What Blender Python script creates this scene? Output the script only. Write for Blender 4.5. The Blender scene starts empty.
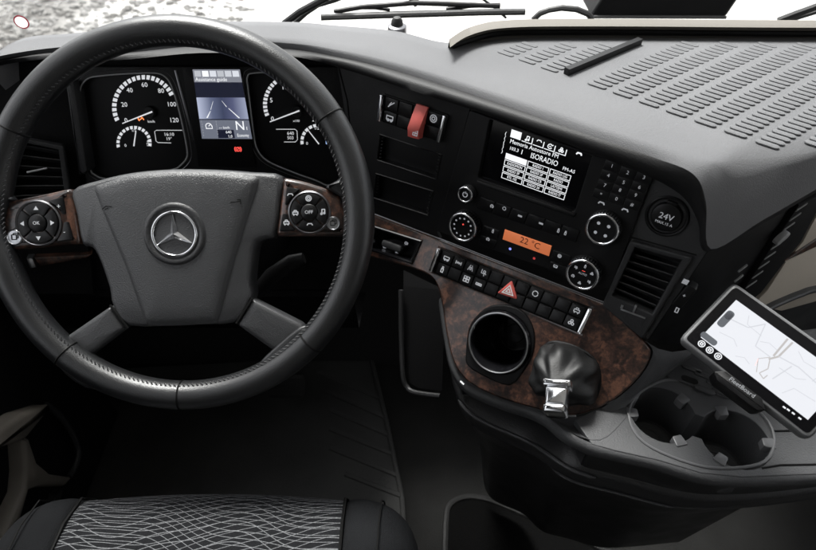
import bpy, math, random
from mathutils import Vector as V
random.seed(7)
sc = bpy.context.scene
COL = sc.collection
PI = math.pi
def R(a): return math.radians(a)

# ------------------------------------------------------------------ camera, sky, sun, exposure
CAM = V((0, 0, 1.30)); PITCH = R(45); FPX = 600.0            # focal length in photo pixels (photo 816 x 550)
cd = bpy.data.cameras.new('camera'); cam = bpy.data.objects.new('camera', cd); COL.objects.link(cam)
cam.location = CAM; cam.rotation_euler = (PI/2 - PITCH, 0, 0)
cd.sensor_width = 36; cd.lens = 36 * FPX / 816; cd.clip_start = .01; cd.clip_end = 500
cd.dof.use_dof = True; cd.dof.focus_distance = .76; cd.dof.aperture_fstop = 6.3
sc.camera = cam
SUN_EL, SUN_ROT = R(60), R(-22)
w = bpy.data.worlds.new('World'); sc.world = w; w.use_nodes = True
nt = w.node_tree; bgn = nt.nodes['Background']
sky = nt.nodes.new('ShaderNodeTexSky'); sky.sky_type = 'NISHITA'; sky.sun_disc = False
sky.sun_elevation = SUN_EL; sky.sun_rotation = SUN_ROT; sky.dust_density = 4; sky.air_density = 1.0
hsv = nt.nodes.new('ShaderNodeHueSaturation'); hsv.inputs['Saturation'].default_value = .12   # an overcast, colourless sky
nt.links.new(sky.outputs[0], hsv.inputs['Color']); nt.links.new(hsv.outputs[0], bgn.inputs['Color'])
bgn.inputs['Strength'].default_value = .085
sl = bpy.data.lights.new('sun', 'SUN'); sl.energy = 1.5; sl.angle = R(18); sl.color = (1, .98, .95)
so = bpy.data.objects.new('sun', sl); COL.objects.link(so)
# the sun stands ahead of the windscreen, a little to the left
sd = V((math.sin(SUN_ROT)*math.cos(SUN_EL), math.cos(SUN_ROT)*math.cos(SUN_EL), math.sin(SUN_EL)))
so.rotation_euler = (-sd).to_track_quat('-Z', 'Y').to_euler(); so.location = (0, 6, 8)
sc.view_settings.view_transform = 'Standard'; sc.view_settings.look = 'None'
sc.view_settings.exposure = 2.1; sc.view_settings.gamma = 1
sc.cycles.use_denoising = True
sc.cycles.max_bounces = 8; sc.cycles.transparent_max_bounces = 12
sc.cycles.sample_clamp_indirect = 4

# ------------------------------------------------------------------ pixels to places
DV = V((0, math.cos(PITCH), -math.sin(PITCH))); RV = V((1, 0, 0)); UV_ = V((0, math.sin(PITCH), math.cos(PITCH)))
def ray(x, y): return DV + RV*((x-408)/FPX) + UV_*((275-y)/FPX)
def dep(x, y, d): return CAM + ray(x, y)*d
class Frame:                                                  # a plane with axes u (right), v (up), n (out of the surface)
    def __init__(s, o, u, v): s.o = V(o); s.u = V(u).normalized(); s.n = s.u.cross(V(v)).normalized(); s.v = s.n.cross(s.u)
    def at(s, x, y, h=0):
        r = ray(x, y); return CAM + r*(((s.o + s.n*h) - CAM).dot(s.n)/r.dot(s.n))
    def uv(s, x, y, h=0):
        p = s.at(x, y, h) - s.o; return (p.dot(s.u), p.dot(s.v))
    def uvs(s, pts, h=0): return [s.uv(x, y, h) for x, y in pts]
    def W(s, u, v, h=0): return s.o + s.u*u + s.v*v + s.n*h
    def turned(s, ang, o=None):
        c, n = math.cos(ang), math.sin(ang); return Frame(o or s.o, s.u*c + s.v*n, s.v*c - s.u*n)
def yawframe(o, a, t):
    a, t = R(a), R(t)
    return Frame(o, (math.cos(a), -math.sin(a), 0), (math.sin(a)*math.sin(t), math.cos(a)*math.sin(t), math.cos(t)))
def zplane(z): return Frame((0, 0, z), (1, 0, 0), (0, 1, 0))
FC = yawframe(dep(216, 105, .88), 0, 19)                      # instrument cluster
FS = yawframe(dep(345, 150, .87), 32.5, 17)                   # centre stack, turned to the driver
FW = yawframe(FS.at(440, 239), 32.5, 36)                      # walnut panel below it
FL = yawframe(dep(66, 150, .885), -20, 17)                    # left vent
_p1, _p2, _p3 = FS.at(710, 253), FS.at(648, 341), dep(816, 193, .70)
FP = Frame(_p1, _p3 - _p1, _p1 - _p2)                         # passenger side face, meeting the stack's right edge
WT = R(40); FH = Frame(dep(178, 217.5, .69), (1, 0, 0), (0, math.sin(WT), math.cos(WT))).turned(R(1.6))   # steering wheel
FT = zplane(.64)                                              # cup tray
_bl, _tl, _br = dep(679, 339, .665), dep(727, 276, .672), dep(809, 441, .60)
FN = Frame(_bl, _br - _bl, _tl - _bl)                         # navigation device, origin at its lower left corner

# ------------------------------------------------------------------ mesh helpers
class MB:
    def __init__(s): s.v = []; s.f = []
    def add(s, vs, fs):
        b = len(s.v); s.v += [V(p) for p in vs]; s.f += [tuple(b+i for i in f) for f in fs]; return s
def area2(p): return sum(p[i-1][0]*p[i][1] - p[i][0]*p[i-1][1] for i in range(len(p)))
def ccw(p): return list(p) if area2(p) > 0 else list(reversed(p))
def offset(p, d):                                             # inset a ccw polygon by d
    n = len(p); out = []
    for i in range(n):
        a, b, c = V(p[i-1]), V(p[i]), V(p[(i+1) % n])
        e1 = (b-a); e2 = (c-b)
        if e1.length < 1e-9 or e2.length < 1e-9: out.append(tuple(b)); continue
        e1.normalize(); e2.normalize()
        n1 = V((-e1.y, e1.x)); n2 = V((-e2.y, e2.x)); m = n1 + n2
        if m.length < 1e-6: m = n1
        m.normalize(); k = 1/max(.5, m.dot(n1)); out.append(tuple(b + m*(d*k)))
    return out
def rnd(p, r, n=4):                                           # round the corners of a polygon
    out = []; N = len(p)
    rs = r if isinstance(r, (list, tuple)) else [r]*N
    for i in range(N):
        a, b, c = V(p[i-1]), V(p[i]), V(p[(i+1) % N]); q = rs[i]
        if q <= 0: out.append(tuple(b)); continue
        d1 = min(q, (a-b).length*.48); d2 = min(q, (c-b).length*.48)
        s, e = b + (a-b).normalized()*d1, b + (c-b).normalized()*d2
        for k in range(n+1):
            t = k/n; out.append(tuple(s*(1-t)**2 + b*(2*t*(1-t)) + e*t*t))
    return out
def smooth_poly(p, n=4, closed=True):                         # Catmull-Rom through the points
    out = []; N = len(p)
    for i in range(N if closed else N-1):
        g = lambda j: V(p[j % N]) if closed else V(p[max(0, min(N-1, j))])
        a, b, c, d = g(i-1), g(i), g(i+1), g(i+2)
        for k in range(n):
            t = k/n
            out.append(tuple(.5*((2*b) + (c-a)*t + (2*a-5*b+4*c-d)*t*t + (3*b-a-3*c+d)*t**3)))
    if not closed: out.append(tuple(p[-1]))
    return out
def prism(mb, fr, poly, rings, bottom=True, top=True):        # rings: (inset, height) from the back to the front
    p = ccw(poly); n = len(p); b = len(mb.v); vs = []; fs = []
    for ins, h in rings:
        q = offset(p, ins) if ins else p
        vs += [fr.W(x, y, h) for x, y in q]
    for k in range(len(rings)-1):
        for i in range(n):
            j = (i+1) % n; fs.append((k*n+i, k*n+j, (k+1)*n+j, (k+1)*n+i))
    if bottom: fs.append(tuple(reversed(range(n))))
    if top: fs.append(tuple(range((len(rings)-1)*n, len(rings)*n)))
    return mb.add(vs, fs)
def slab(mb, fr, poly, h0, h1, b=.001):
    return prism(mb, fr, poly, [(0, h0), (0, h1-b), (b*.3, h1-b*.3), (b, h1)] if b else [(0, h0), (0, h1)])
def lathe(mb, fr, c, prof, n=40, cap0=False, cap1=False):     # prof: (radius, height)
    vs = []; fs = []; m = len(prof)
    for r, h in prof:
        vs += [fr.W(c[0]+r*math.cos(2*PI*i/n), c[1]+r*math.sin(2*PI*i/n), h) for i in range(n)]
    for k in range(m-1):
        for i in range(n):
            j = (i+1) % n; fs.append((k*n+i, k*n+j, (k+1)*n+j, (k+1)*n+i))
    if cap0: fs.append(tuple(reversed(range(n))))
    if cap1: fs.append(tuple(range((m-1)*n, m*n)))
    return mb.add(vs, fs)
def tube(mb, path, r, n=8, closed=False, cap=True, flat=1.0, up=None):
    P = [V(p) for p in path]; N = len(P); vs = []; fs = []
    rs = r if isinstance(r, (list, tuple)) else [r]*N
    prev = None
    for i in range(N):
        a = P[(i-1) % N] if closed or i else P[0]; c = P[(i+1) % N] if closed or i < N-1 else P[-1]
        t = (c-a).normalized()
        if up is not None: x = V(up).cross(t).normalized()
        elif prev is None: x = t.orthogonal().normalized()
        else: x = (prev - t*prev.dot(t)).normalized()
        prev = x; y = t.cross(x)
        vs += [P[i] + (x*math.cos(2*PI*k/n) + y*math.sin(2*PI*k/n)*flat)*rs[i] for k in range(n)]
    for i in range(N if closed else N-1):
        j = (i+1) % N
        for k in range(n):
            l = (k+1) % n; fs.append((i*n+k, i*n+l, j*n+l, j*n+k))
    if cap and not closed: fs.append(tuple(reversed(range(n)))); fs.append(tuple(range((N-1)*n, N*n)))
    return mb.add(vs, fs)
def loft(mb, rows, cu=False):
    n = len(rows[0]); vs = [p for r in rows for p in r]; fs = []
    for k in range(len(rows)-1):
        for i in range(n if cu else n-1):
            j = (i+1) % n; fs.append((k*n+i, k*n+j, (k+1)*n+j, (k+1)*n+i))
    return mb.add(vs, fs)
def box(mb, c, s, ax=None):
    X, Y, Z = ax or (V((1, 0, 0)), V((0, 1, 0)), V((0, 0, 1))); c = V(c)
    vs = [c + X*(sx*s[0]/2) + Y*(sy*s[1]/2) + Z*(sz*s[2]/2) for sz in (-1, 1) for sx, sy in ((-1, -1), (1, -1), (1, 1), (-1, 1))]
    return mb.add(vs, [(3, 2, 1, 0), (4, 5, 6, 7), (0, 1, 5, 4), (1, 2, 6, 5), (2, 3, 7, 6), (3, 0, 4, 7)])
def curve_mesh(cu):                                           # curve data -> (verts, faces) in local coordinates
    o = bpy.data.objects.new('tmp', cu); m = o.to_mesh()
    vs = [tuple(v.co) for v in m.vertices]; fs = [tuple(p.vertices) for p in m.polygons]
    o.to_mesh_clear(); bpy.data.objects.remove(o); bpy.data.curves.remove(cu)
    return vs, fs
def tess(loops):                                              # ear clipping; loops[0] is the outline, the others are holes; indices into the flat list
    P = [p for l in loops for p in l]; idx = []; b = 0
    for k, l in enumerate(loops):
        r = list(range(b, b+len(l))); b += len(l)
        if (area2(l) > 0) != (k == 0): r.reverse()
        idx.append(r)
    cr = lambda o, a, c: (a[0]-o[0])*(c[1]-o[1]) - (a[1]-o[1])*(c[0]-o[0])
    def hit(a, b_, c, d): return cr(a, b_, c)*cr(a, b_, d) < 0 and cr(c, d, a)*cr(c, d, b_) < 0
    poly = idx[0]; rest = sorted(idx[1:], key=lambda h: -max(P[i][0] for i in h))
    for hole in rest:
        best = None
        segs = [(r[i-1], r[i]) for r in [poly] + rest for i in range(len(r))]
        for hi, h in enumerate(hole):
            for oi, o in enumerate(poly):
                d = (P[h][0]-P[o][0])**2 + (P[h][1]-P[o][1])**2
                if best and d >= best[0]: continue
                if any(hit(P[h], P[o], P[a], P[c]) for a, c in segs if not {a, c} & {h, o}): continue
                best = (d, hi, oi)
        _, hi, oi = best
        poly = poly[:oi+1] + hole[hi:] + hole[:hi+1] + poly[oi:]
    out = []; r = poly[:]
    while len(r) > 3:
        n = len(r); done = False
        for i in range(n):
            a, b_, c = r[i-1], r[i], r[(i+1) % n]
            if cr(P[a], P[b_], P[c]) <= 1e-14: continue
            if any(q not in (a, b_, c) and P[q] not in (P[a], P[b_], P[c]) and cr(P[a], P[b_], P[q]) >= 0 and cr(P[b_], P[c], P[q]) >= 0 and cr(P[c], P[a], P[q]) >= 0 for q in r): continue
            out.append((a, b_, c)); r.pop(i); done = True; break
        if not done: r.pop(0)
    out.append(tuple(r)); return out
def plate(mb, fr, outer, holes, h0, h1, b=.0008):             # a plate with holes and softened edges
    loops = [ccw(outer)] + [ccw(h) for h in holes]; tops = []
    for k, p in enumerate(loops):
        sg = 1 if k == 0 else -1; n = len(p)
        rings = [(p, h0), (p, h1-b), (offset(p, sg*b*.3), h1-b*.3), (offset(p, sg*b), h1)]
        vs = [fr.W(x, y, h) for q, h in rings for x, y in q]; fs = []
        for r in range(3):
            for i in range(n):
                j = (i+1) % n; f = (r*n+i, r*n+j, (r+1)*n+j, (r+1)*n+i); fs.append(f if k == 0 else f[::-1])
        mb.add(vs, fs); tops.append(rings[-1][0] if k == 0 else rings[-1][0])
    flat = [p for q in tops for p in q]
    tri = tess(tops)
    fs = []
    for t in tri:
        A, B, C_ = [V(flat[i]) for i in t]; fs.append(tuple(t) if (B-A).cross(C_-A) > 0 else tuple(reversed(t)))
    return mb.add([fr.W(x, y, h1) for x, y in flat], fs)
def text(mb, fr, c, size, s, h, ang=0, align='CENTER', ext=.0001, sx=1.0):
    cu = bpy.data.curves.new('tmp', 'FONT'); cu.body = s; cu.size = size*1.38; cu.align_x = align; cu.align_y = 'CENTER'
    cu.extrude = ext; cu.resolution_u = 2
    vs, fs = curve_mesh(cu); ca, sa = math.cos(ang), math.sin(ang)
    return mb.add([fr.W(c[0]+x*sx*ca-y*sa, c[1]+x*sx*sa+y*ca, h+z) for x, y, z in vs], fs)
def strokes(mb, fr, c, size, lines, h, wd=.12, ang=0):        # an icon of polylines in a -1..1 box
    ca, sa = math.cos(ang), math.sin(ang)
    tr = lambda x, y: (c[0]+size*(x*ca-y*sa), c[1]+size*(x*sa+y*ca))
    for l in lines:
        for a, b in zip(l[:-1], l[1:]):
            d = V(b)-V(a)
            if d.length < 1e-6: continue
            d.normalize(); q = V((-d.y, d.x))*wd; e = d*wd*.5
            pts = [V(a)-q-e, V(b)-q+e, V(b)+q+e, V(a)+q-e]
            mb.add([fr.W(*tr(*p), h) for p in pts], [(0, 1, 2, 3)])
    return mb
def circ(x=0, y=0, r=1, a0=0, a1=360, n=12): return [(x+r*math.cos(R(a0+(a1-a0)*i/n)), y+r*math.sin(R(a0+(a1-a0)*i/n))) for i in range(n+1)]
def rectl(x0, y0, x1, y1): return [(x0, y0), (x1, y0), (x1, y1), (x0, y1), (x0, y0)]

WLOC = {}
def part(name, mb, m, parent=None, sharp=38, label=None, kind=None, smooth=True):
    c = sum(mb.v, V((0, 0, 0)))/len(mb.v)
    me = bpy.data.meshes.new(name); me.from_pydata([tuple(p-c) for p in mb.v], [], mb.f); me.validate()
    if smooth:
        me.polygons.foreach_set('use_smooth', [True]*len(me.polygons)); me.set_sharp_from_angle(angle=R(sharp))
    me.materials.append(m)
    o = bpy.data.objects.new(name, me); COL.objects.link(o)
    if parent: o.parent = parent; o.location = c - WLOC[parent]
    else: o.location = c
    WLOC[o] = c
    if label: o['label'] = label
    if kind: o['kind'] = kind
    return o
def thing(name, label, cat, loc, group=None):
    o = bpy.data.objects.new(name, None); COL.objects.link(o); o.location = loc; o.empty_display_size = .03
    WLOC[o] = V(loc); o['label'] = label; o['category'] = cat
    if group: o['group'] = group
    return o
def tag(o, label, cat, group=None):
    o['label'] = label; o['category'] = cat
    if group: o['group'] = group
    return o
def struct(name, mb, m, **k): o = part(name, mb, m, **k); o['kind'] = 'structure'; return o
def fixn(o):
    import bmesh
    bm = bmesh.new(); bm.from_mesh(o.data); bmesh.ops.recalc_face_normals(bm, faces=bm.faces); bm.to_mesh(o.data); bm.free(); return o
def subsurf(o, n=2):
    m = o.modifiers.new('s', 'SUBSURF'); m.levels = n; m.render_levels = n; return o

def dome(mb, fr, poly, rings, bottom=True):                   # rings: (scale about the centre, height)
    p = ccw(poly); c = sum((V(q) for q in p), V((0, 0)))/len(p)
    rws = [[fr.W(*(c + (V(q)-c)*s), h) for q in p] for s, h in rings]
    loft(mb, rws, cu=True); mb.add(rws[-1], [tuple(range(len(p)))]); return mb

# ------------------------------------------------------------------ materials
def mat(name, col, rough=.5, metal=0, spec=.5, bump=None, var=None, rvar=None, emit=None, estr=1, coat=0):
    m = bpy.data.materials.new(name); m.use_nodes = True; nt = m.node_tree; b = nt.nodes['Principled BSDF']
    b.inputs['Base Color'].default_value = (*col, 1); b.inputs['Roughness'].default_value = rough
    b.inputs['Metallic'].default_value = metal; b.inputs['Specular IOR Level'].default_value = spec
    if coat: b.inputs['Coat Weight'].default_value = coat; b.inputs['Coat Roughness'].default_value = .05
    L = nt.links
    tc = nt.nodes.new('ShaderNodeTexCoord')
    def noise(scale, det=3):
        n = nt.nodes.new('ShaderNodeTexNoise'); n.inputs['Scale'].default_value = scale; n.inputs['Detail'].default_value = det
        L.new(tc.outputs['Object'], n.inputs['Vector']); return n
    if var:                                                   # (scale, colour 2)
        n = noise(var[0], 5); r = nt.nodes.new('ShaderNodeValToRGB'); L.new(n.outputs[0], r.inputs[0])
        r.color_ramp.elements[0].position = .35; r.color_ramp.elements[1].position = .68
        r.color_ramp.elements[0].color = (*col, 1); r.color_ramp.elements[1].color = (*var[1], 1)
        L.new(r.outputs[0], b.inputs['Base Color'])
    if rvar:                                                  # (scale, low, high)
        n = noise(rvar[0], 4); mr = nt.nodes.new('ShaderNodeMapRange'); L.new(n.outputs[0], mr.inputs[0])
        mr.inputs[1].default_value = .35; mr.inputs[2].default_value = .65
        mr.inputs[3].default_value = rvar[1]; mr.inputs[4].default_value = rvar[2]; L.new(mr.outputs[0], b.inputs['Roughness'])
    if bump:                                                  # (kind, scale, distance)
        if bump[0] == 'vor':
            n = nt.nodes.new('ShaderNodeTexVoronoi'); n.inputs['Scale'].default_value = bump[1]; L.new(tc.outputs['Object'], n.inputs['Vector'])
            n.feature = 'DISTANCE_TO_EDGE' if len(bump) > 3 else 'F1'; src = n.outputs['Distance']
        else: n = noise(bump[1], 2); src = n.outputs[0]
        bp = nt.nodes.new('ShaderNodeBump'); bp.inputs['Distance'].default_value = bump[2]; bp.inputs['Strength'].default_value = 1
        L.new(src, bp.inputs['Height']); L.new(bp.outputs[0], b.inputs['Normal'])
    if emit: b.inputs['Emission Color'].default_value = (*emit, 1); b.inputs['Emission Strength'].default_value = estr
    return m
M = {}
M['dash'] = mat('dash_soft_plastic', (.132, .1335, .139), .78, spec=.25, bump=('noise', 750, .0004), var=(5, (.155, .1565, .162)))
M['rib'] = mat('dash_rib_plastic', (.125, .126, .131), .8, spec=.22, bump=('noise', 900, .0002))
M['black'] = mat('black_plastic', (.0045, .0045, .005), .42, spec=.28, bump=('noise', 700, .0002), rvar=(30, .4, .55))
M['matte'] = mat('black_matte_plastic', (.005, .005, .0055), .7, spec=.2, bump=('noise', 600, .0003))
M['lip'] = mat('lip_plastic', (.010, .010, .0105), .55, spec=.3, bump=('noise', 700, .0003))
M['skirt'] = mat('console_plastic', (.028, .028, .029), .45, spec=.45, bump=('noise', 500, .0004), rvar=(14, .36, .5))
M['silver'] = mat('silver_plastic', (.32, .325, .33), .4)
M['dialface'] = mat('dial_face', (.004, .004, .0045), .5, spec=.2)
M['gloss'] = mat('black_gloss_plastic', (.006, .006, .007), .12, spec=.4, rvar=(25, .08, .2))
M['button'] = mat('button_plastic', (.006, .006, .0065), .38, spec=.3, bump=('noise', 900, .0001))
M['charcoal'] = mat('charcoal_plastic', (.028, .0285, .03), .42, bump=('noise', 500, .0004), rvar=(20, .4, .55))
M['leather'] = mat('rim_leather', (.012, .0125, .0135), .35, spec=.75, bump=('noise', 900, .00028))
M['pad'] = mat('pad_plastic', (.042, .043, .0455), .38, spec=.75, bump=('noise', 850, .0006), rvar=(40, .33, .42))
M['spoke'] = mat('spoke_plastic', (.05, .051, .0535), .4, metal=.1, bump=('noise', 650, .0004))
M['tray'] = mat('tray_plastic', (.066, .067, .070), .45, bump=('noise', 500, .0004), rvar=(20, .4, .55))
M['bead'] = mat('tray_bead_plastic', (.12, .121, .125), .38)
M['boot'] = mat('boot_leather', (.0075, .0078, .0082), .5, spec=.4, bump=('noise', 700, .0003))
M['chrome'] = mat('chrome', (.85, .86, .88), .12, 1, rvar=(40, .08, .2))
M['satin'] = mat('satin_metal', (.55, .56, .58), .3, 1)
M['steel'] = mat('dark_metal', (.2, .2, .21), .35, 1)
M['white'] = mat('white_print', (.52, .53, .55), .6, emit=(.9, .93, 1), estr=.04)
M['gauge'] = mat('gauge_print', (.8, .8, .82), .6, emit=(.95, .97, 1), estr=.13)
M['greyprint'] = mat('grey_print', (.35, .36, .38), .6)
M['red'] = mat('red_plastic', (.68, .13, .11), .45)
M['redprint'] = mat('red_print', (.6, .05, .04), .5, emit=(1, .1, .08), estr=.35)
M['beige'] = mat('beige_plastic', (.58, .52, .44), .55, bump=('noise', 600, .0003), var=(5, (.54, .48, .405)))
M['beige_shaded'] = mat('shaded_beige_plastic', (.18, .162, .14), .5, bump=('noise', 600, .0003))  # beige of the door handle, its dim light darkened into the colour
M['cream'] = mat('cream_trim', (.13, .118, .10), .6, bump=('noise', 500, .0002))
M['rubber'] = mat('rubber', (.018, .018, .018), .6, bump=('noise', 300, .0006), rvar=(12, .5, .7))
M['carpet'] = mat('carpet', (.006, .006, .006), .95, spec=.03, bump=('noise', 600, .002))
M['floor'] = mat('floor_rubber', (.014, .014, .0135), .75, spec=.15, bump=('noise', 420, .0012), var=(7, (.024, .024, .023)))
M['mat'] = mat('floor_mat', (.038, .038, .037), .6, bump=('noise', 420, .0015), var=(9, (.055, .055, .053)))
M['velour'] = mat('velour', (.007, .0074, .0082), .85, spec=.1, bump=('noise', 900, .0008), var=(14, (.012, .0126, .0138)))
M['shell'] = mat('cab_lining', (.30, .295, .285), .8, bump=('noise', 300, .0005))
M['shelld'] = mat('cab_lining_dark', (.03, .03, .03), .7, bump=('noise', 300, .0005))
M['hole'] = mat('deep_black', (.004, .004, .004), .6, spec=.2)
def emis(name, col, s):
    return mat(name, (.01, .01, .01), .2, emit=col, estr=s)
M['scr_white'] = emis('screen_white', (.95, .97, 1), .24)
M['scr_grey'] = emis('screen_grey', (.45, .47, .55), .12)
M['scr_mid'] = emis('screen_mid', (.30, .33, .42), .12)
M['scr_navy'] = emis('screen_navy', (.05, .06, .13), .05)
M['scr_black'] = mat('screen_black', (.004, .004, .005), .08, spec=.5)
M['scr_map'] = emis('screen_map', (.93, .95, 1), .215)
M['scr_mapline'] = emis('screen_map_line', (.5, .48, .47), .26)
M['scr_dark'] = emis('screen_dark', (.1, .11, .13), .1)
M['orange'] = mat('orange_display', (.35, .09, .03), .35, emit=(1, .28, .11), estr=.10)
M['orangetxt'] = mat('orange_display_text', (.10, .02, .01), .5)

def walnut():
    m = bpy.data.materials.new('burr_walnut'); m.use_nodes = True; nt = m.node_tree; b = nt.nodes['Principled BSDF']; L = nt.links
    tc = nt.nodes.new('ShaderNodeTexCoord')
    n1 = nt.nodes.new('ShaderNodeTexNoise'); n1.inputs['Scale'].default_value = 38; n1.inputs['Detail'].default_value = 6; n1.inputs['Distortion'].default_value = 1.6
    n2 = nt.nodes.new('ShaderNodeTexNoise'); n2.inputs['Scale'].default_value = 220; n2.inputs['Detail'].default_value = 4; n2.inputs['Distortion'].default_value = .8
    v = nt.nodes.new('ShaderNodeTexVoronoi'); v.inputs['Scale'].default_value = 55
    L.new(tc.outputs['Object'], n1.inputs['Vector']); L.new(tc.outputs['Object'], n2.inputs['Vector'])
    mx = nt.nodes.new('ShaderNodeMix'); mx.data_type = 'VECTOR'; mx.inputs[0].default_value = .06
    L.new(tc.outputs['Object'], mx.inputs[4]); L.new(n1.outputs['Color'], mx.inputs[5]); L.new(mx.outputs[1], v.inputs['Vector'])
    a = nt.nodes.new('ShaderNodeMath'); a.operation = 'MULTIPLY_ADD'; L.new(n2.outputs[0], a.inputs[0]); a.inputs[1].default_value = .62
    L.new(n1.outputs[0], a.inputs[2])
    s = nt.nodes.new('ShaderNodeMath'); s.operation = 'MULTIPLY_ADD'; L.new(v.outputs['Distance'], s.inputs[0]); s.inputs[1].default_value = -.22; L.new(a.outputs[0], s.inputs[2])
    r = nt.nodes.new('ShaderNodeValToRGB'); L.new(s.outputs[0], r.inputs[0]); cr = r.color_ramp
    cr.elements[0].position = .52; cr.elements[0].color = (.011, .0065, .0052, 1)
    cr.elements[1].position = .90; cr.elements[1].color = (.135, .062, .039, 1)
    e = cr.elements.new(.68); e.color = (.042, .0205, .0148, 1)
    L.new(r.outputs[0], b.inputs['Base Color']); b.inputs['Roughness'].default_value = .32
    b.inputs['Coat Weight'].default_value = .8; b.inputs['Coat Roughness'].default_value = .14
    return m
M['walnut'] = walnut()
def thin_glass(name, tint=(1, 1, 1), fac=.06):
    m = bpy.data.materials.new(name); m.use_nodes = True; nt = m.node_tree; L = nt.links
    nt.nodes.remove(nt.nodes['Principled BSDF']); out = nt.nodes['Material Output']
    t = nt.nodes.new('ShaderNodeBsdfTransparent'); t.inputs[0].default_value = (*tint, 1)
    g = nt.nodes.new('ShaderNodeBsdfGlossy'); g.inputs['Roughness'].default_value = .02
    f = nt.nodes.new('ShaderNodeFresnel'); f.inputs[0].default_value = 1.25
    mx = nt.nodes.new('ShaderNodeMixShader'); L.new(f.outputs[0], mx.inputs[0]); L.new(t.outputs[0], mx.inputs[1]); L.new(g.outputs[0], mx.inputs[2])
    L.new(mx.outputs[0], out.inputs[0]); return m
M['glass'] = thin_glass('windscreen_glass', (.97, .985, .98))
def gravel():
    m = bpy.data.materials.new('gravel'); m.use_nodes = True; nt = m.node_tree; b = nt.nodes['Principled BSDF']; L = nt.links
    tc = nt.nodes.new('ShaderNodeTexCoord')
    v = nt.nodes.new('ShaderNodeTexVoronoi'); v.inputs['Scale'].default_value = 7; L.new(tc.outputs['Object'], v.inputs['Vector'])
    n = nt.nodes.new('ShaderNodeTexNoise'); n.inputs['Scale'].default_value = .55; n.inputs['Detail'].default_value = 8; L.new(tc.outputs['Object'], n.inputs['Vector'])
    k = nt.nodes.new('ShaderNodeTexNoise'); k.inputs['Scale'].default_value = 14; k.inputs['Detail'].default_value = 6; L.new(tc.outputs['Object'], k.inputs['Vector'])
    r = nt.nodes.new('ShaderNodeValToRGB'); L.new(n.outputs[0], r.inputs[0])
    r.color_ramp.elements[0].position = .42; r.color_ramp.elements[0].color = (.10, .095, .088, 1)
    r.color_ramp.elements[1].position = .56; r.color_ramp.elements[1].color = (.27, .262, .25, 1)
    r2 = nt.nodes.new('ShaderNodeValToRGB'); L.new(k.outputs[0], r2.inputs[0]); r2.color_ramp.elements[0].position = .3; r2.color_ramp.elements[0].color = (.55, .55, .55, 1); r2.color_ramp.elements[1].position = .7
    mx = nt.nodes.new('ShaderNodeMix'); mx.data_type = 'RGBA'; mx.blend_type = 'MULTIPLY'; mx.inputs[0].default_value = .8
    L.new(r.outputs[0], mx.inputs[6]); L.new(r2.outputs[0], mx.inputs[7])
    # bright flare painted into the colour: gravel whitens to the right, along a ragged edge
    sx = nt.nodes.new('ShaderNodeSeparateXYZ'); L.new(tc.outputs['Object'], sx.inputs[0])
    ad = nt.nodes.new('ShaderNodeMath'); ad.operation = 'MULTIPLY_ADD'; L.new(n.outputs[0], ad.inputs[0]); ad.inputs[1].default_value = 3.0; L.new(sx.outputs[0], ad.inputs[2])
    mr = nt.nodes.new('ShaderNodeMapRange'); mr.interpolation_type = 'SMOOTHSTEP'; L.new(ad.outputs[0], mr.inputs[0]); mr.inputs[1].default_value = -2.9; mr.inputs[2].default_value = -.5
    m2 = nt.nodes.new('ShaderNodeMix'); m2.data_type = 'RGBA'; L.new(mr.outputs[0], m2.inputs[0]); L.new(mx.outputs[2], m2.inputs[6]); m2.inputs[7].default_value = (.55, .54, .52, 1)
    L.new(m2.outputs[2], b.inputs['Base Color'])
    b.inputs['Roughness'].default_value = .9
    bp = nt.nodes.new('ShaderNodeBump'); bp.inputs['Distance'].default_value = .06; L.new(k.outputs[0], bp.inputs['Height']); L.new(bp.outputs[0], b.inputs['Normal'])
    return m
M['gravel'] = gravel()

# ================================================================== the setting
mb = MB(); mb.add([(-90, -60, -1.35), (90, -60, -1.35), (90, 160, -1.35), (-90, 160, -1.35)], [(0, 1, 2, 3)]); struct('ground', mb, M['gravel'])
M['stone'] = mat('stone', (.17, .165, .155), .9, var=(3, (.30, .295, .285)), bump=('noise', 20, .02))
def rock(mb, c, s):
    vs = []; fs = []
    rot = random.random()*6
    for k, (rr, z) in enumerate(((.8, -.3), (1, .15), (.55, .55))):
        for i in range(6):
            a = rot + i*PI/3; q = rr*s*random.uniform(.75, 1.15)
            vs.append((c[0]+q*math.cos(a), c[1]+q*math.sin(a)*.85, c[2]+z*s*random.uniform(.8, 1.2)))
    for k in range(2):
        for i in range(6): j = (i+1) % 6; fs.append((k*6+i, k*6+j, k*6+6+j, k*6+6+i))
    fs.append(tuple(range(12, 18))); mb.add(vs, fs)
mb = MB()
for i in range(9000):
    y = random.uniform(4.2, 11); rock(mb, (-.95*y + .7*y*random.random()**1.7, y, -1.35), random.choice((.012, .018, .018, .025, .03, .04, .055)))
o = part('gravel_stones', mb, M['stone'], sharp=20); o['kind'] = 'stuff'; tag(o, 'loose pale stones scattered over the gravel outside the windscreen', 'gravel')
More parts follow.
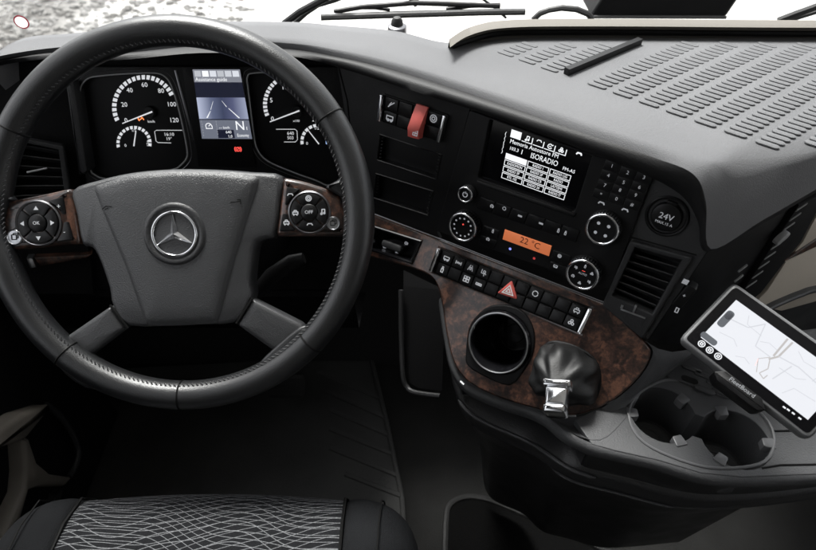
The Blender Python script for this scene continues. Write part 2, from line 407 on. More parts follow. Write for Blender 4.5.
# cab shell around the photographer: floor, roof, rear wall, doors with window openings
mb = MB(); box(mb, (.32, .15, -.03), (2.3, 2.5, .06)); struct('cab_floor', mb, M['floor'])
mb = MB(); box(mb, (.32, -.05, 2.03), (2.3, 2.0, .05)); struct('cab_roof', mb, M['shell'])
mb = MB(); box(mb, (.32, -1.05, 1.0), (2.3, .05, 2.0)); struct('cab_rear_wall', mb, M['shell'])
for sx, nm in ((-1, 'cab_side_wall'), (1, 'cab_side_wall')):
    x = -.83 if sx < 0 else 1.47; sill = .92 if sx < 0 else .72
    mb = MB(); box(mb, (x, .0, sill/2), (.05, 2.1, sill)); box(mb, (x, .0, 1.9), (.05, 2.1, .22)); box(mb, (x, -.7, 1.36), (.05, .7, .86)); box(mb, (x, .86, 1.36), (.05, .08, .9))
    struct(nm, mb, M['shelld'])
mb = MB(); box(mb, (.32, .985, .40), (2.3, .04, .80)); struct('cab_bulkhead', mb, M['shelld'])
# windscreen: a slightly curved sheet outside the dashboard
def wsy(x, z): return 1.02 - .10*((x-.3)/1.1)**2 - .12*(z-.94)
rows = []
for k in range(9):
    z = .88 + 1.12*k/8; rows.append([V((.32 + 1.12*(i/16*2-1), wsy(.32 + 1.12*(i/16*2-1), z), z)) for i in range(17)])
mb = MB(); loft(mb, rows); o = part('windscreen', mb, M['glass']); tag(o, 'clear windscreen across the top behind the dashboard', 'windscreen')
def on_ws(x, y, off=0):                                       # pixel -> point on the windscreen (off: metres outside)
    t = .8
    for _ in range(30):
        p = CAM + ray(x, y)*t; t += (wsy(p.x, p.z) + off - p.y)/ray(x, y).y
    return CAM + ray(x, y)*t

# ================================================================== dashboard
dash = thing('dashboard', 'grey soft-topped dashboard with black fascia wrapping round the driver', 'dashboard', (.15, .7, .60))
ZB = zplane(.935); ZC = zplane(.943); ZE = zplane(.945)
def mixp(a, b, t): return a*(1-t) + b*t
St = []                                                       # stations along the lip: A lower edge, B upper edge, C start of the flat top, E far edge
def st(A, B, C, E): St.append((A, B, C, E))
def fcA(x, y, h=.05): return FC.at(x, y, h)
def zb(x, y): return ZB.at(x, y)
def zc(x, y): return ZC.at(x, y)
def ze(x, y): return ZE.at(x, y)
st(fcA(-30, 74), zb(-30, 67), zc(-30, 64), ze(-20, 62))
st(fcA(8, 64), zb(8, 58), zc(10, 54), ze(23, 38.5))
st(fcA(60, 58), zb(62, 52), zc(64, 47), ze(72, 33.5))
st(fcA(120, 60), zb(120, 53), zc(122, 46), ze(130, 27))
st(fcA(200, 53), zb(200, 46), zc(200, 40), ze(200, 22))
st(fcA(288, 56), zb(288, 49), zc(288, 43), ze(290, 22))
st(mixp(fcA(340, 68), FS.at(340, 68, .015), .5), zb(338, 57), zc(336, 49), ze(330, 25))
st(FS.at(400, 87, .014), zb(398, 71.5), zc(396, 62), ze(395, 31))
st(FS.at(470, 109, .014), zb(470, 94), zc(468, 83), ze(450, 43))
st(FS.at(540, 134, .014), zb(541, 118), zc(541, 106), ze(520, 38))
st(FS.at(600, 157, .014), zb(603, 140), zc(606, 128), ze(640, 38))
st(FS.at(650, 177, .014), zb(655, 158), zc(662, 146), ze(760, 38))
st(FS.at(683, 197, .012), ZB.at(693, 174), zc(703, 158), ze(830, 38))
st(FS.at(698, 222, .012), FS.at(706, 202, .02), zc(722, 160), ze(880, 38))
st(FS.at(707, 252, .008), FS.at(711, 249, .012), zc(742, 160), ze(905, 38))
st(FP.at(762, 224, .005), FP.at(763, 220, .012), zc(776, 157), ze(930, 38))
st(FP.at(816, 193, .005), FP.at(817, 189, .012), zc(822, 150), ze(960, 38))
st(FP.at(900, 146, .005), FP.at(901, 142, .012), zc(905, 118), ze(1010, 38))
rows = []
for i, (A, B, Cc, E) in enumerate(St):
    inn = A + (A-CAM).normalized()*.035
    m1 = mixp(A, B, .35) - DV*.006; m2 = mixp(A, B, .75) - DV*.004
    if i >= 14: m1 = mixp(A, B, .35); m2 = mixp(A, B, .75)
    bulge = V((0, 0, .004))
    q = [inn, A, m1, m2, B]
    if 13 <= i: q += [mixp(B, Cc, .35)+bulge, mixp(B, Cc, .75)+bulge, Cc]
    else: q += [mixp(B, Cc, .3)+V((0, 0, .0022)), mixp(B, Cc, .65)+V((0, 0, .0018)), Cc]
    q += [mixp(Cc, E, .25), mixp(Cc, E, .5), mixp(Cc, E, .75), E, E + V((0, .02, -.05))]
    rows.append(q)
cols = []                                                     # smooth along the lip
for j in range(len(rows[0])): cols.append([V(p) for p in smooth_poly([tuple(r[j]) for r in rows], 6, closed=False)])
# smooth_poly works on 2-D or 3-D tuples alike
mb = MB(); loft(mb, [list(c) for c in zip(*cols[4:])]); fixn(part('dash_top', mb, M['dash'], dash, sharp=80, label='pale grey soft dashboard top'))
mb = MB(); loft(mb, [list(c) for c in zip(*cols[:5])]); fixn(part('dash_lip', mb, M['lip'], dash, sharp=80, label='black grained lip along the dashboard edge'))

# passenger shelf mat: raised ribs in slanting bands
SH = Frame(ZE.at(640, 104), ZE.at(709, 118.4) - ZE.at(689, 111.9), V((0, 0, 1)).cross(ZE.at(709, 118.4) - ZE.at(689, 111.9)))
def rib_mesh(L, wd, h):
    pl = circ(L/2-wd/2, 0, wd/2, -90, 90, 5) + circ(-L/2+wd/2, 0, wd/2, 90, 270, 5)
    mb = MB(); prism(mb, Frame((0, 0, 0), (1, 0, 0), (0, 1, 0)), pl, [(0, -.001), (0, h*.5), (.0012, h)], bottom=False); return mb
PU = ZE.at(667.5, 113.6) - ZE.at(640, 104)                     # step from band to band
PVV = (ZE.at(639, 43.5) - ZE.at(566, 74)).normalized()         # direction of the bands, that of the divider bar
pv = .0112; bar0 = ZE.at(566, 74)
mesh = None; ribs = []
rl = rib_mesh(.0245, .0078, .0008)
for ci in range(-8, 16):
    for ri in range(0, 46):
        p = ZE.at(649, 103) + PU*ci + PVV*(ri*pv)
        q = p - CAM; d = q.dot(DV); px = 408+FPX*q.x/d; py = 275-FPX*q.dot(UV_)/d
        if px > 880 or py < 43.5 or px < 488: continue
        if py < 43.5 + max(0, (512-px))*.35: continue
        if px > 740 and py > (160 - (px-740)*.11 if px < 822 else 151 - (px-822)*.386) - 5: continue
        rel = p - bar0; along = rel.dot(PVV); side = (rel - PVV*along).length
        if side < .017 and along < .17: continue
        ribs.append((px > 840, d, p))
ribs.sort(key=lambda t: t[:2])
far = MB(); k = 0
for off, d, p in ribs:
    if k < 290:
        if mesh is None:
            m_ = MB(); m_.add([SH.u*a.x + SH.v*a.y + SH.n*a.z for a in rl.v], rl.f)
            o = part('mat_rib', m_, M['dash'], dash); mesh = o.data; corr = V(WLOC[o]); o.location = p + corr - WLOC[dash]
        else:
            o = bpy.data.objects.new('mat_rib', mesh); COL.objects.link(o); o.parent = dash; o.location = p + corr - WLOC[dash]
    else: far.add([p + SH.u*a.x + SH.v*a.y + SH.n*a.z for a in rl.v], rl.f)
    k += 1
if far.v: part('mat_rib_remainder', far, M['dash'], dash, kind='stuff')
# divider bar on the shelf
mb = MB(); a, b = ZE.at(566, 74), ZE.at(639, 43.5); dd = (b-a).normalized(); sdv = dd.cross(V((0, 0, 1)))
box(mb, (a+b)/2 + V((0, 0, .003)), ((b-a).length, .008, .009), (dd, -sdv, V((0, 0, 1))))
part('divider_bar', mb, M['black'], dash, label='black divider bar lying across the ribbed shelf')
# shelf rim: dark seal and cream frame along the windscreen base
edge = [(452, 49), (470, 43), (487, 38.2), (505, 35.5), (540, 34.8), (640, 35), (760, 36), (900, 37)]
pth = [ZE.at(x, y) + V((0, .004, .002)) for x, y in smooth_poly(edge, 4, False)]
mb = MB(); tube(mb, pth, .0045, 8); part('seal', mb, M['hole'], dash, label='black seal strip along the back of the ribbed shelf')
ed2 = [(450, 47.5), (465, 37.5), (484, 31), (505, 28), (545, 26.5), (640, 26.5), (760, 27.5), (900, 28)]
lo = smooth_poly([(x, y-1.5) for x, y in edge], 4, False); hi = smooth_poly(ed2, 4, False)
rws = []
for (x0, y0), (x1, y1) in zip(lo, hi):
    a = ZE.at(x0, y0) + V((0, .004, 0)); b = zplane(.962).at(x1, y1)
    rws.append([a + V((0, 0, -.01)), a, mixp(a, b, .5)+V((0, -.001, .004)), b, b+V((0, .02, .002)), b+V((0, .05, -.03))])
mb = MB(); loft(mb, rws); fixn(part('shelf_frame', mb, M['cream'], dash, sharp=60, label='cream frame along the back of the ribbed shelf'))

# hood interior and knee panels (black, behind the wheel)
mb = MB(); slab(mb, FC, FC.uvs([(60, 40), (352, 46), (360, 170), (352, 300), (62, 300)]), -.03, -.012, 0)
part('cluster_surround', mb, M['matte'], dash)
mb = MB(); slab(mb, FL, FL.uvs([(-60, 62), (64, 66), (92, 300), (-60, 300)]), -.05, -.022, 0)
part('side_panel', mb, M['matte'], dash)
kn = [FC.at(-60, 290, -.01), FC.at(90, 290, -.01), FC.at(200, 290, -.01), FC.at(352, 290, -.01)]
mb = MB(); loft(mb, [kn, [p + V((0, .05, -.16)) for p in kn], [p + V((0, .22, -.24)) for p in kn]]); part('knee_panel', mb, M['matte'], dash, sharp=80)
# silver-grey trim between left vent and cluster
mb = MB(); slab(mb, FC, rnd(FC.uvs([(65, 82), (74, 81), (88, 172), (79, 176)], .02), .004), -.02, .022, .005); part('cluster_side_trim', mb, M['charcoal'], dash)
# small walnut strip below the left vent
mb = MB(); slab(mb, FL, FL.uvs([(34, 257), (92, 254), (86, 258), (40, 266)], -.01), -.03, -.008, .002); part('walnut_strip', mb, M['walnut'], dash)
mb = MB(); slab(mb, FL, FL.uvs([(27, 257), (33, 257), (37, 266), (31, 267)], -.01), -.03, -.004, .002); part('strip_end', mb, M['satin'], dash)

# centre stack fascia with openings
slot1 = FS.uvs([(379.7, 133.6), (442.4, 154.4), (436.8, 180.3), (376.2, 160.3)])
slot2 = FS.uvs([(375.6, 172.7), (433.7, 190.7), (428.5, 216), (372.5, 198)])
rad = FS.uvs([(470, 107.5), (657, 173.5), (612, 291), (436, 231)])
ventR = FS.uvs([(631, 239), (693, 256), (643, 337), (603, 303)])
fo = FS.uvs([(337, 64), (400, 82), (471, 104.5), (437, 232), (440, 238.5), (371, 213), (352, 160)])
mb = MB(); plate(mb, FS, fo, [offset(ccw(slot1), .001), offset(ccw(slot2), .001)], -.006, 0, .0008); part('stack_fascia', mb, M['black'], dash)
mb = MB(); slab(mb, FS, FS.uvs([(471, 104.5), (540, 129), (600, 152), (652, 172.5), (656, 175.5), (470, 109.5)]), -.006, -.0003, 0); part('stack_fascia', mb, M['black'], dash)
mb = MB(); slab(mb, FS, FS.uvs([(653, 172.5), (686, 194), (700, 222), (708, 250), (695, 257), (629, 238), (655, 176)]), -.006, .0004, 0); part('socket_fascia', mb, M['charcoal'], dash)
mb = MB(); slab(mb, FS, FS.uvs([(708, 250), (700, 262), (646, 342), (640, 337), (692, 256.5)]), -.006, -.0006, 0); part('vent_surround', mb, M['charcoal'], dash)
for s in (slot1, slot2):
    s = ccw(s); mb = MB()
    prism(mb, FS, s, [(0, -.02), (0, .0005), (.0010, .0014), (.0020, .0005), (.0022, -.012)], bottom=False, top=False)
    q = offset(s, .0022); mb.add([FS.W(x, y, -.012) for x, y in q], [tuple(range(len(q)))])
    tr = part('storage_slot', mb, M['button'], dash)
    # ribbed side walls: rows of small teeth at both ends
    tb = MB(); e = sorted(s, key=lambda p: p[0]); lft = e[:2]; rgt = e[2:]
    for pr, sg in ((lft, 1), (rgt, -1)):
        a, b = V(pr[0]), V(pr[1])
        for k in range(7):
            c = mixp(a, b, .14 + .12*k) + V((.0045*sg, 0)); box(tb, FS.W(c.x, c.y, -.003), (.0022, .0012, .003), (FS.u, FS.v, FS.n))
    part('tooth_row', tb, M['charcoal'], tr)
# cowl piece on the right of the stack, bending to the passenger side
mb = MB(); slab(mb, FP, FP.uvs([(709.5, 254), (816, 195), (905, 148), (905, 300), (816, 340), (705, 352), (650, 342)]), -.05, -.003, .001); part('passenger_side_panel', mb, M['black'], dash)
# upper seam line of the stack
mb = MB(); tube(mb, [FS.at(338.5, 68, .0008), FS.at(347, 101, .0008), FS.at(352, 150, .0008)], .0009, 6); part('seam', mb, M['hole'], dash)
mb = MB(); tube(mb, [FS.at(631, 237, .0004), FS.at(696.5, 255, .0004)], .0009, 6); part('seam', mb, M['hole'], dash)

# walnut panel
cupc = FW.uv(500.5, 341.5); CUPR = .0415
wal = [(366, 211.5), (440, 239.5), (606, 304.5), (642, 340), (653, 352), (641, 376), (612, 402), (577, 417), (545, 411), (500, 398), (468, 383), (453, 362), (446.5, 332), (441.5, 294), (433, 275), (408, 266.5), (357, 252.5)]
walp = FW.uvs(wal)
lsw = FW.uvs([(376.5, 226), (423, 240.5), (413, 264), (368, 249)])
bar = FW.uvs([(440, 247), (594.3, 308), (582, 334), (431, 271.3)])
wr = rnd(walp, [.002, .001, .001, .004, .012, .02, .03, .03, .02, .02, .03, .02, .02, .02, .02, .01, .002], 5)
mb = MB(); plate(mb, FW, wr, [offset(ccw(lsw), .001), offset(ccw(bar), .001), circ(cupc[0], cupc[1], CUPR+.003, 0, 350, 35)], -.012, .003, .0025)
part('walnut_panel', mb, M['walnut'], dash, label='dark burr walnut panel around the cup recess')
# silver edge where walnut meets the stack
mb = MB(); tube(mb, [FW.at(373, 213.5, .004), FW.at(440, 239, .004), FW.at(606, 303.5, .004)], .0011, 6); part('trim_line', mb, M['steel'], dash)
# cup recess: flange, ring, tapered cup
fl = FW.uvs([(467, 352), (471, 326), (486, 308), (505, 304), (524, 311), (535, 330), (534, 352), (525, 370), (511, 384.5), (488, 377), (469, 365)])
mb = MB(); plate(mb, FW, smooth_poly(fl, 3), [circ(cupc[0], cupc[1], CUPR+.001, 0, 350, 35)], -.004, .006, .002); fl_o = part('cup_flange', mb, M['black'], dash)
mb = MB(); lathe(mb, FW, cupc, [(CUPR+.002, 0), (CUPR+.002, .010), (CUPR, .0125), (CUPR-.003, .0125), (CUPR-.005, .010), (CUPR-.007, -.02), (CUPR-.012, -.068), (CUPR-.016, -.073), (.014, -.073), (.013, -.071), (.001, -.071)], 48)
part('cup_well', mb, M['gloss'], dash)
mb = MB(); tube(mb, [FW.W(cupc[0]+(CUPR-.0012)*math.cos(2*PI*i/64), cupc[1]+(CUPR-.0012)*math.sin(2*PI*i/64), .0126) for i in range(64)], .0013, 8, closed=True); part('cup_ring', mb, M['satin'], dash)

# lower console: front skirt, tray, pockets
front = [FW.at(441.5, 296, -.004), FW.at(447, 334, -.004), FW.at(453.5, 364, -.004), FW.at(468.5, 385, -.004), FW.at(500, 400, -.004), FW.at(541, 414, -.004)] + \
        [FT.at(x, y) for x, y in [(566, 433), (591, 445.5), (615, 451.5), (658, 461), (702, 474), (743, 478), (816, 475), (900, 462)]]
fr2 = [V(p) for p in smooth_poly([tuple(p) for p in front], 4, False)]
inner = V((.42, .80, 0))
def inw(p): d = inner - V((p.x, p.y, 0)); return d.normalized()
def skirt(prof): return [[p + inw(p)*dn + V((0, 0, dz)) for p in fr2] for dz, dn in prof]
mb = MB(); loft(mb, skirt(((-.0008, .004), (-.0014, .0), (-.005, -.004), (-.016, -.004), (-.024, .003), (-.026, .007)))); fixn(part('console_edge', mb, M['tray'], dash, sharp=70))
fr3 = fr2[:]
for _ in range(10): fr3 = [fr3[0]] + [(fr3[i-1] + fr3[i]*2 + fr3[i+1])/4 for i in range(1, len(fr3)-1)] + [fr3[-1]]
nf = len(fr3)
def face(prof):                                                # rows of the lower console; rec: how far the storage opening is set back
    out = []
    for dz, dn, rec in prof:
        row = []
        for i, p in enumerate(fr3):
            s = i/(nf-1); k = max(0, min(1, (s-.18)/.05))*max(0, min(1, (.54-s)/.08)); row.append(p + inw(p)*(dn + .05*rec*k) + V((0, 0, dz)))
        out.append(row)
    return out
mb = MB(); loft(mb, face(((-.018, .004, 0), (-.030, .008, 0), (-.034, .010, 1), (-.080, .016, 1), (-.084, .012, .05), (-.090, .010, 0), (-.130, .022, 0), (-.134, .020, 0), (-.140, .028, 0), (-.20, .05, 0), (-.32, .09, 0), (-.56, .13, 0)))); fixn(part('console_skirt', mb, M['skirt'], dash, sharp=50, label='black lower console with an open pocket below the walnut panel'))
for dz_, s0_, s1_, r_ in ((-.086, .16, .60, .0028), (-.132, .45, .80, .002)):
    P = [p + inw(p)*(.008 if dz_ > -.1 else .019) + V((0, 0, dz_)) for i, p in enumerate(fr3) if s0_ <= i/(nf-1) <= s1_]
    mb = MB(); tube(mb, P, [r_*.3] + [r_]*(len(P)-2) + [r_*.3], 8); part('pocket_lip', mb, M['tray'], dash)
def ledge(pts, r=.004):
    mb = MB(); P = [dep(x, y, d) for x, y, d in pts]; P = [V(p) for p in smooth_poly([tuple(p) for p in P], 4, False)]
    tube(mb, P, [r*.4]+[r]*(len(P)-2)+[r*.4], 8); return mb
mb = MB(); tube(mb, [dep(460.5, 381.5, .788), dep(464, 385, .785)], .0024, 8); part('drawer_catch', mb, M['satin'], dash)
# cup tray
tray_o = FT.uvs([(575, 420), (592, 444), (615, 450.5), (658, 460), (702, 473), (743, 477), (816, 474), (900, 461), (900, 318), (760, 335), (705, 342), (668, 366), (640, 386)])
def twin(cL, rL, cR, rR):
    a = math.atan2(cR[1]-cL[1], cR[0]-cL[0]); w = R(24)
    P = [(cL[0]+rL*math.cos(a+t), cL[1]+rL*math.sin(a+t)) for t in [w + (2*PI-2*w)*i/28 for i in range(29)]]
    Q = [(cR[0]+rR*math.cos(a+PI+t), cR[1]+rR*math.sin(a+PI+t)) for t in [w + (2*PI-2*w)*i/28 for i in range(29)]]
    return P + Q
cL, cR = FT.uv(663, 414), FT.uv(735, 438.5)
tw = twin(cL, .0405, cR, .0405)
mb = MB(); plate(mb, FT, tray_o, [tw], -.01, .0, .0012); part('cup_tray', mb, M['tray'], dash, label='grey cup tray with two joined round holders')
mb = MB(); prism(mb, FT, tw, [(0, -.002), (.004, -.07)], bottom=False, top=False); q = offset(ccw(tw), .004); mb.add([FT.W(x, y, -.07) for x, y in q], tess([q])); o = part('holder_well', mb, M['tray'], dash)
for c in (cL, cR):
    mb = MB(); lathe(mb, FT, c, [(.030, -.0695), (.030, -.0675), (.028, -.0675), (.028, -.0690), (.021, -.0690), (.021, -.0675), (.019, -.0675), (.019, -.0690), (.011, -.0690), (.011, -.0675), (.0095, -.0675)], 36); part('well_ring', mb, M['bead'], o)
# raised surround line
ring = twin(cL, .051, cR, .052)
hull = smooth_poly(FT.uvs([(629, 417), (632, 402), (645, 389), (668, 380), (700, 386), (740, 400), (765, 418), (774, 440), (765, 461), (735, 468), (700, 466), (660, 452), (638, 437)]), 4)
mb = MB(); tube(mb, [FT.W(x, y, .0002) for x, y in hull], .0020, 8, closed=True); part('tray_bead', mb, M['bead'], dash)
for px, c in (((635, 413), cL), ((684, 398), cL), ((722, 411), cR), ((767, 443), cR), ((723, 456), cR), ((684, 449), cL)):
    q = V(FT.uv(*px)); d = (V(c)-q).normalized(); e = V(c) - d*.0405; fr = Frame(FT.W(e.x, e.y), FT.u*d.x + FT.v*d.y, FT.v*d.x - FT.u*d.y)   # on the rim of the well, pointing to its centre
    mb = MB(); slab(mb, fr, rnd([(-.005, -.0075), (.009, -.0058), (.009, .0058), (-.005, .0075)], .002, 2), -.010, .0018, .001); part('spring_tab', mb, M['bead'], dash)
# ribbed pad behind the holders
padp = FT.uvs([(665, 377), (692, 357), (720, 372), (742, 392), (729, 400)])
mb = MB(); slab(mb, FT, rnd(padp, .006), 0, .0025, .001); pd = part('rubber_pad', mb, M['tray'], dash)
c = FT.uv(689, 381); fr = FT.turned(R(-28), FT.W(*c)); mb = MB(); slab(mb, fr, [(x*1.0, y) for x, y in circ(0, 0, .005, 90, 270, 6)][:0] + [(p[0]-.006, p[1]) for p in circ(0, 0, .0048, 90, 270, 6)] + [(p[0]+.006, p[1]) for p in circ(0, 0, .0048, -90, 90, 6)], .001, .0029, 0); part('pad_slot', mb, M['hole'], pd)
for px in ((691, 370), (704, 377), (716, 386), (704, 391), (722, 394)):
    c = FT.uv(*px); fr = FT.turned(R(-28), FT.W(*c)); mb = MB(); slab(mb, fr, [(p[0]-.009, p[1]) for p in circ(0, 0, .0042, 90, 270, 6)] + [(p[0]+.009, p[1]) for p in circ(0, 0, .0042, -90, 90, 6)], .002, .0042, .001); part('pad_rib', mb, M['tray'], pd)
# side line of the tray on the right
mb = MB(); tube(mb, [FT.at(762, 468, .0005), FT.at(780, 465, .0005), FT.at(830, 464, .0005)], .0012, 6); part('tray_seam', mb, M['hole'], dash)
mb = MB(); tube(mb, [FT.at(772, 431, .0005), FT.at(830, 430, .0005)], .0012, 6); part('tray_seam', mb, M['hole'], dash)
# saddle between walnut and tray
wa = [FW.at(x, y, -.002) for x, y in [(541, 411), (577, 417), (612, 402), (641, 376), (653, 352), (645, 341)]]
ta = [FT.at(x, y, .0005) for x, y in [(564, 430), (600, 440), (628, 415), (645, 388), (672, 368), (705, 344)]]
rws = []
for t in (0, .25, .5, .75, 1): rws.append([mixp(a, b, t) - V((0, 0, .02*math.sin(PI*t)*(.3+.7*max(0, k-1)/4)*(k > 0))) for k, (a, b) in enumerate(zip(wa, ta))])
mb = MB(); loft(mb, [[V(p) for p in smooth_poly([tuple(q) for q in r], 4, False)] for r in rws]); fixn(part('console_saddle', mb, M['tray'], dash, sharp=80))

# passenger side: grille strip, beige panels, dark bin
strip = FP.uvs([(798, 204), (816, 196), (850, 180), (850, 192), (817, 209), (800, 241), (784, 261), (760, 292), (750, 300), (738, 296)], .002)
mb = MB(); slab(mb, FP, strip, -.004, .004, .002); gs = part('side_grille', mb, M['matte'], dash)
for i in range(9):
    t = i/8; x, y = 798-50*t, 207+77*t
    fr = FP.turned(R(8), FP.at(x+3, y, .004)); mb = MB(); slab(mb, fr, [(-.009, -.0009), (.007, -.0009), (.009, .0009), (-.007, .0009)], 0, .0014, .0005); part('grille_bar', mb, M['silver'], gs)
fr = FP.turned(R(20), FP.at(782, 238, .008)); mb = MB(); slab(mb, fr, [(p[0]*1.0, p[1]*.55) for p in circ(0, 0, .0105, 0, 345, 23)], -.004, .003, .002); part('grille_tab', mb, M['silver'], gs)
for x, y in ((742, 268), (738, 278)):
    fr = FP.turned(R(18), FP.at(x, y, .002)); mb = MB(); slab(mb, fr, [(-.007, -.0015), (.007, -.0015), (.007, .0015), (-.007, .0015)], 0, .002, .0006); part('slot_bar', mb, M['silver'], gs)
mb = MB(); slab(mb, FP, FP.uvs([(786, 259), (801, 241), (817, 210), (850, 190), (905, 165), (905, 202), (816, 236)]), -.004, .003, .002); part('upper_beige_panel', mb, M['beige'], dash)
mb = MB(); slab(mb, FP, FP.uvs([(784, 261), (816, 245), (905, 212), (905, 300), (816, 300), (780, 310), (752, 304), (766, 289)]), -.004, .003, .002); part('lower_beige_panel', mb, M['beige'], dash)
mb = MB(); slab(mb, FP, FP.uvs([(783.5, 260.5), (816, 239), (905, 205), (905, 213), (816, 246)], .004), .002, .006, .002); part('walnut_inlay', mb, M['walnut'], dash)
mb = MB(); bw = smooth_poly(FP.uvs([(757, 316), (768, 306), (785, 298), (800, 292), (816, 287), (850, 284), (900, 300), (900, 350), (850, 365), (780, 355)], .006), 4)
prism(mb, FP, bw, [(0, 0), (0, .010), (.002, .012), (.006, .012), (.008, .008), (.010, .002)], top=True); part('speaker_cover', mb, M['charcoal'], dash)

# ================================================================== instrument cluster
clu = thing('instrument_cluster', 'black instrument cluster with two dials and a centre display behind the steering wheel', 'instrument cluster', FC.at(216, 150))
podL = [(94, 172), (85, 130), (82.4, 100), (82.8, 87), (90, 78), (104, 75.2), (130, 73.2), (156, 72.5), (167, 76.5), (174, 88), (182, 116), (188, 146), (188, 157), (181, 165), (172, 169), (130, 178)]
podR = [(290, 73.5), (255, 72.5), (248.3, 77), (249, 87), (252, 112), (255, 135), (258.4, 148.6), (268.6, 160), (293.6, 171), (316, 179), (330, 184), (342, 172), (338, 130), (318, 88)]
plL, plR = smooth_poly(FC.uvs(podL), 4), smooth_poly(FC.uvs(podR), 4)
mb = MB(); plate(mb, FC, rnd(FC.uvs([(72, 66), (350, 66), (358, 210), (90, 200)]), .015), [plL, plR], -.008, .006, .0015); part('housing', mb, M['black'], clu)
gl = {}
for nm, pl in (('L', plL), ('R', plR)):
    mb = MB(); slab(mb, FC, pl, -.011, -.004, 0); g = part('dial', mb, M['dialface'], clu, label='left dial with speed and fuel scales' if nm == 'L' else 'right dial with engine speed and pressure scales'); gl[nm] = g
    mb = MB(); tube(mb, [FC.W(x, y, .0062) for x, y in pl], .0011, 6, closed=True); part('bezel', mb, M['silver'], g)
    q = offset(ccw(pl), -.006); mb = MB(); tube(mb, [FC.W(x, y, .0055) for x, y in q], .0007, 6, closed=True); part('outer_bezel', mb, M['steel'], g)
HZ = -.0036
def pxquad(mb, pts, h): mb.add([FC.at(x, y, h) for x, y in pts], [tuple(range(len(pts)))])
def dialmarks(mb, cx, cy, r0, r1, a0, a1, n, fill=.68):
    for i in range(n):
        s = (a1-a0)/n; a, b = R(a0+s*(i+.5-fill/2)), R(a0+s*(i+.5+fill/2))
        pxquad(mb, [(cx+r0*math.cos(a), cy-r0*math.sin(a)), (cx+r1*math.cos(a), cy-r1*math.sin(a)), (cx+r1*math.cos(b), cy-r1*math.sin(b)), (cx+r0*math.cos(b), cy-r0*math.sin(b))], HZ)
def ctext(mb, x, y, hpx, s, h=HZ, sx=1.0, fr=None):
    fr = fr or FC; d = (fr.at(x, y)-CAM).dot(DV); text(mb, fr, fr.uv(x, y, h), hpx*d/FPX, s, h, sx=sx)
def needle(mb, a, b, w0, w1, h):
    A, B = V(FC.uv(*a, h)), V(FC.uv(*b, h)); d = (B-A).normalized(); n = V((-d.y, d.x))
    prism(mb, FC, [tuple(A+n*w0), tuple(A-n*w0), tuple(B-n*w1), tuple(B+n*w1)], [(0, h), (0, h+.0012)])
D = gl['L']
mb = MB(); dialmarks(mb, 144.2, 107.2, 27.8, 32.2, 208, 22, 20); part('speed_scale', mb, M['gauge'], D)
mb = MB()
for x, y, s in ((126, 120.5, '0'), (124.3, 104.8, '20'), (129.7, 90.5, '40'), (144.5, 85, '60'), (161, 91, '80'), (171.5, 104.5, '100'), (174, 120.3, '120')): mb = MB(); ctext(mb, x, y, 4.6, s); part('numeral', mb, M['gauge'], D)
mb = MB(); ctext(mb, 151.3, 121.6, 2.6, 'km/h'); part('lettering', mb, M['gauge'], D)
mb = MB(); dialmarks(mb, 134, 143.5, 14.5, 17.6, 196, -12, 14); part('fuel_scale', mb, M['gauge'], D)
mb = MB(); ctext(mb, 125.5, 145.6, 3, '0'); ctext(mb, 133.8, 130.6, 2.8, '1/2'); ctext(mb, 149, 141.5, 2.6, '4/4'); strokes(mb, FC, FC.uv(147, 145), .0022, [rectl(-.6, -1, .4, 1), [(.4, .3), (.9, .6), (.9, -.6)]], HZ); part('lettering', mb, M['gauge'], D)
mb = MB(); needle(mb, (152.5, 111.6), (122.6, 123.4), .0011, .0006, .002); part('needle', mb, M['gauge'], D)
mb = MB(); lathe(mb, FC, FC.uv(149.5, 112), [(.0085, -.004), (.0085, .0015), (.0075, .003), (.0001, .003)], 24); part('needle_hub', mb, M['black'], D)
mb = MB(); needle(mb, (134, 146), (136, 131), .0008, .0005, .001); part('needle', mb, M['gauge'], D)
mb = MB(); strokes(mb, FC, FC.uv(139.5, 119.5), .0042, [circ(0, 0, .8, 30, 230, 8), [(-.7, -.5), (.8, .4), (1.1, -.3)]], HZ, .16); part('warning_symbol', mb, mat('amber_print', (.5, .12, .03), .5, emit=(1, .3, .1), estr=.3), D)
mb = MB(); ctext(mb, 169, 134.5, 3.4, '16:10'); ctext(mb, 169, 139, 3.2, '19\u00b0'); tube(mb, [FC.at(x, y, HZ) for x, y in ((182, 130.3), (156.5, 130.3), (154.6, 131.5), (156, 141), (158, 142.6), (171, 143))], .00045, 5); part('clock_window', mb, M['gauge'], D)
D = gl['R']
mb = MB(); dialmarks(mb, 294, 104.5, 27, 31, 204, 112, 12); part('speed_scale', mb, M['gauge'], D)
mb = MB()
for x, y, s in ((272.5, 119, '0'), (271.3, 100.5, '5'), (284.5, 87.5, '10'), (313.5, 119.5, '2')): mb = MB(); ctext(mb, x, y, 4.6, s); part('numeral', mb, M['gauge'], D)
mb = MB(); ctext(mb, 296.3, 121, 2.4, 'x100'); part('lettering', mb, M['gauge'], D)
mb = MB(); needle(mb, (299.5, 110.6), (270, 121.8), .0011, .0006, .002); part('needle', mb, M['gauge'], D)
mb = MB(); lathe(mb, FC, FC.uv(297, 111.5), [(.0085, -.004), (.0085, .0015), (.0075, .003), (.0001, .003)], 24); part('needle_hub', mb, M['black'], D)
mb = MB(); dialmarks(mb, 318, 141.5, 14.6, 17.6, 192, 60, 8, .72); part('pressure_scale', mb, M['gauge'], D)
mb = MB(); ctext(mb, 307, 143.5, 3, '0'); ctext(mb, 316.6, 128.4, 2.8, '1/2'); part('lettering', mb, M['gauge'], D)
mb = MB(); needle(mb, (319, 144), (308, 130), .0008, .0005, .001); part('needle', mb, M['gauge'], D)
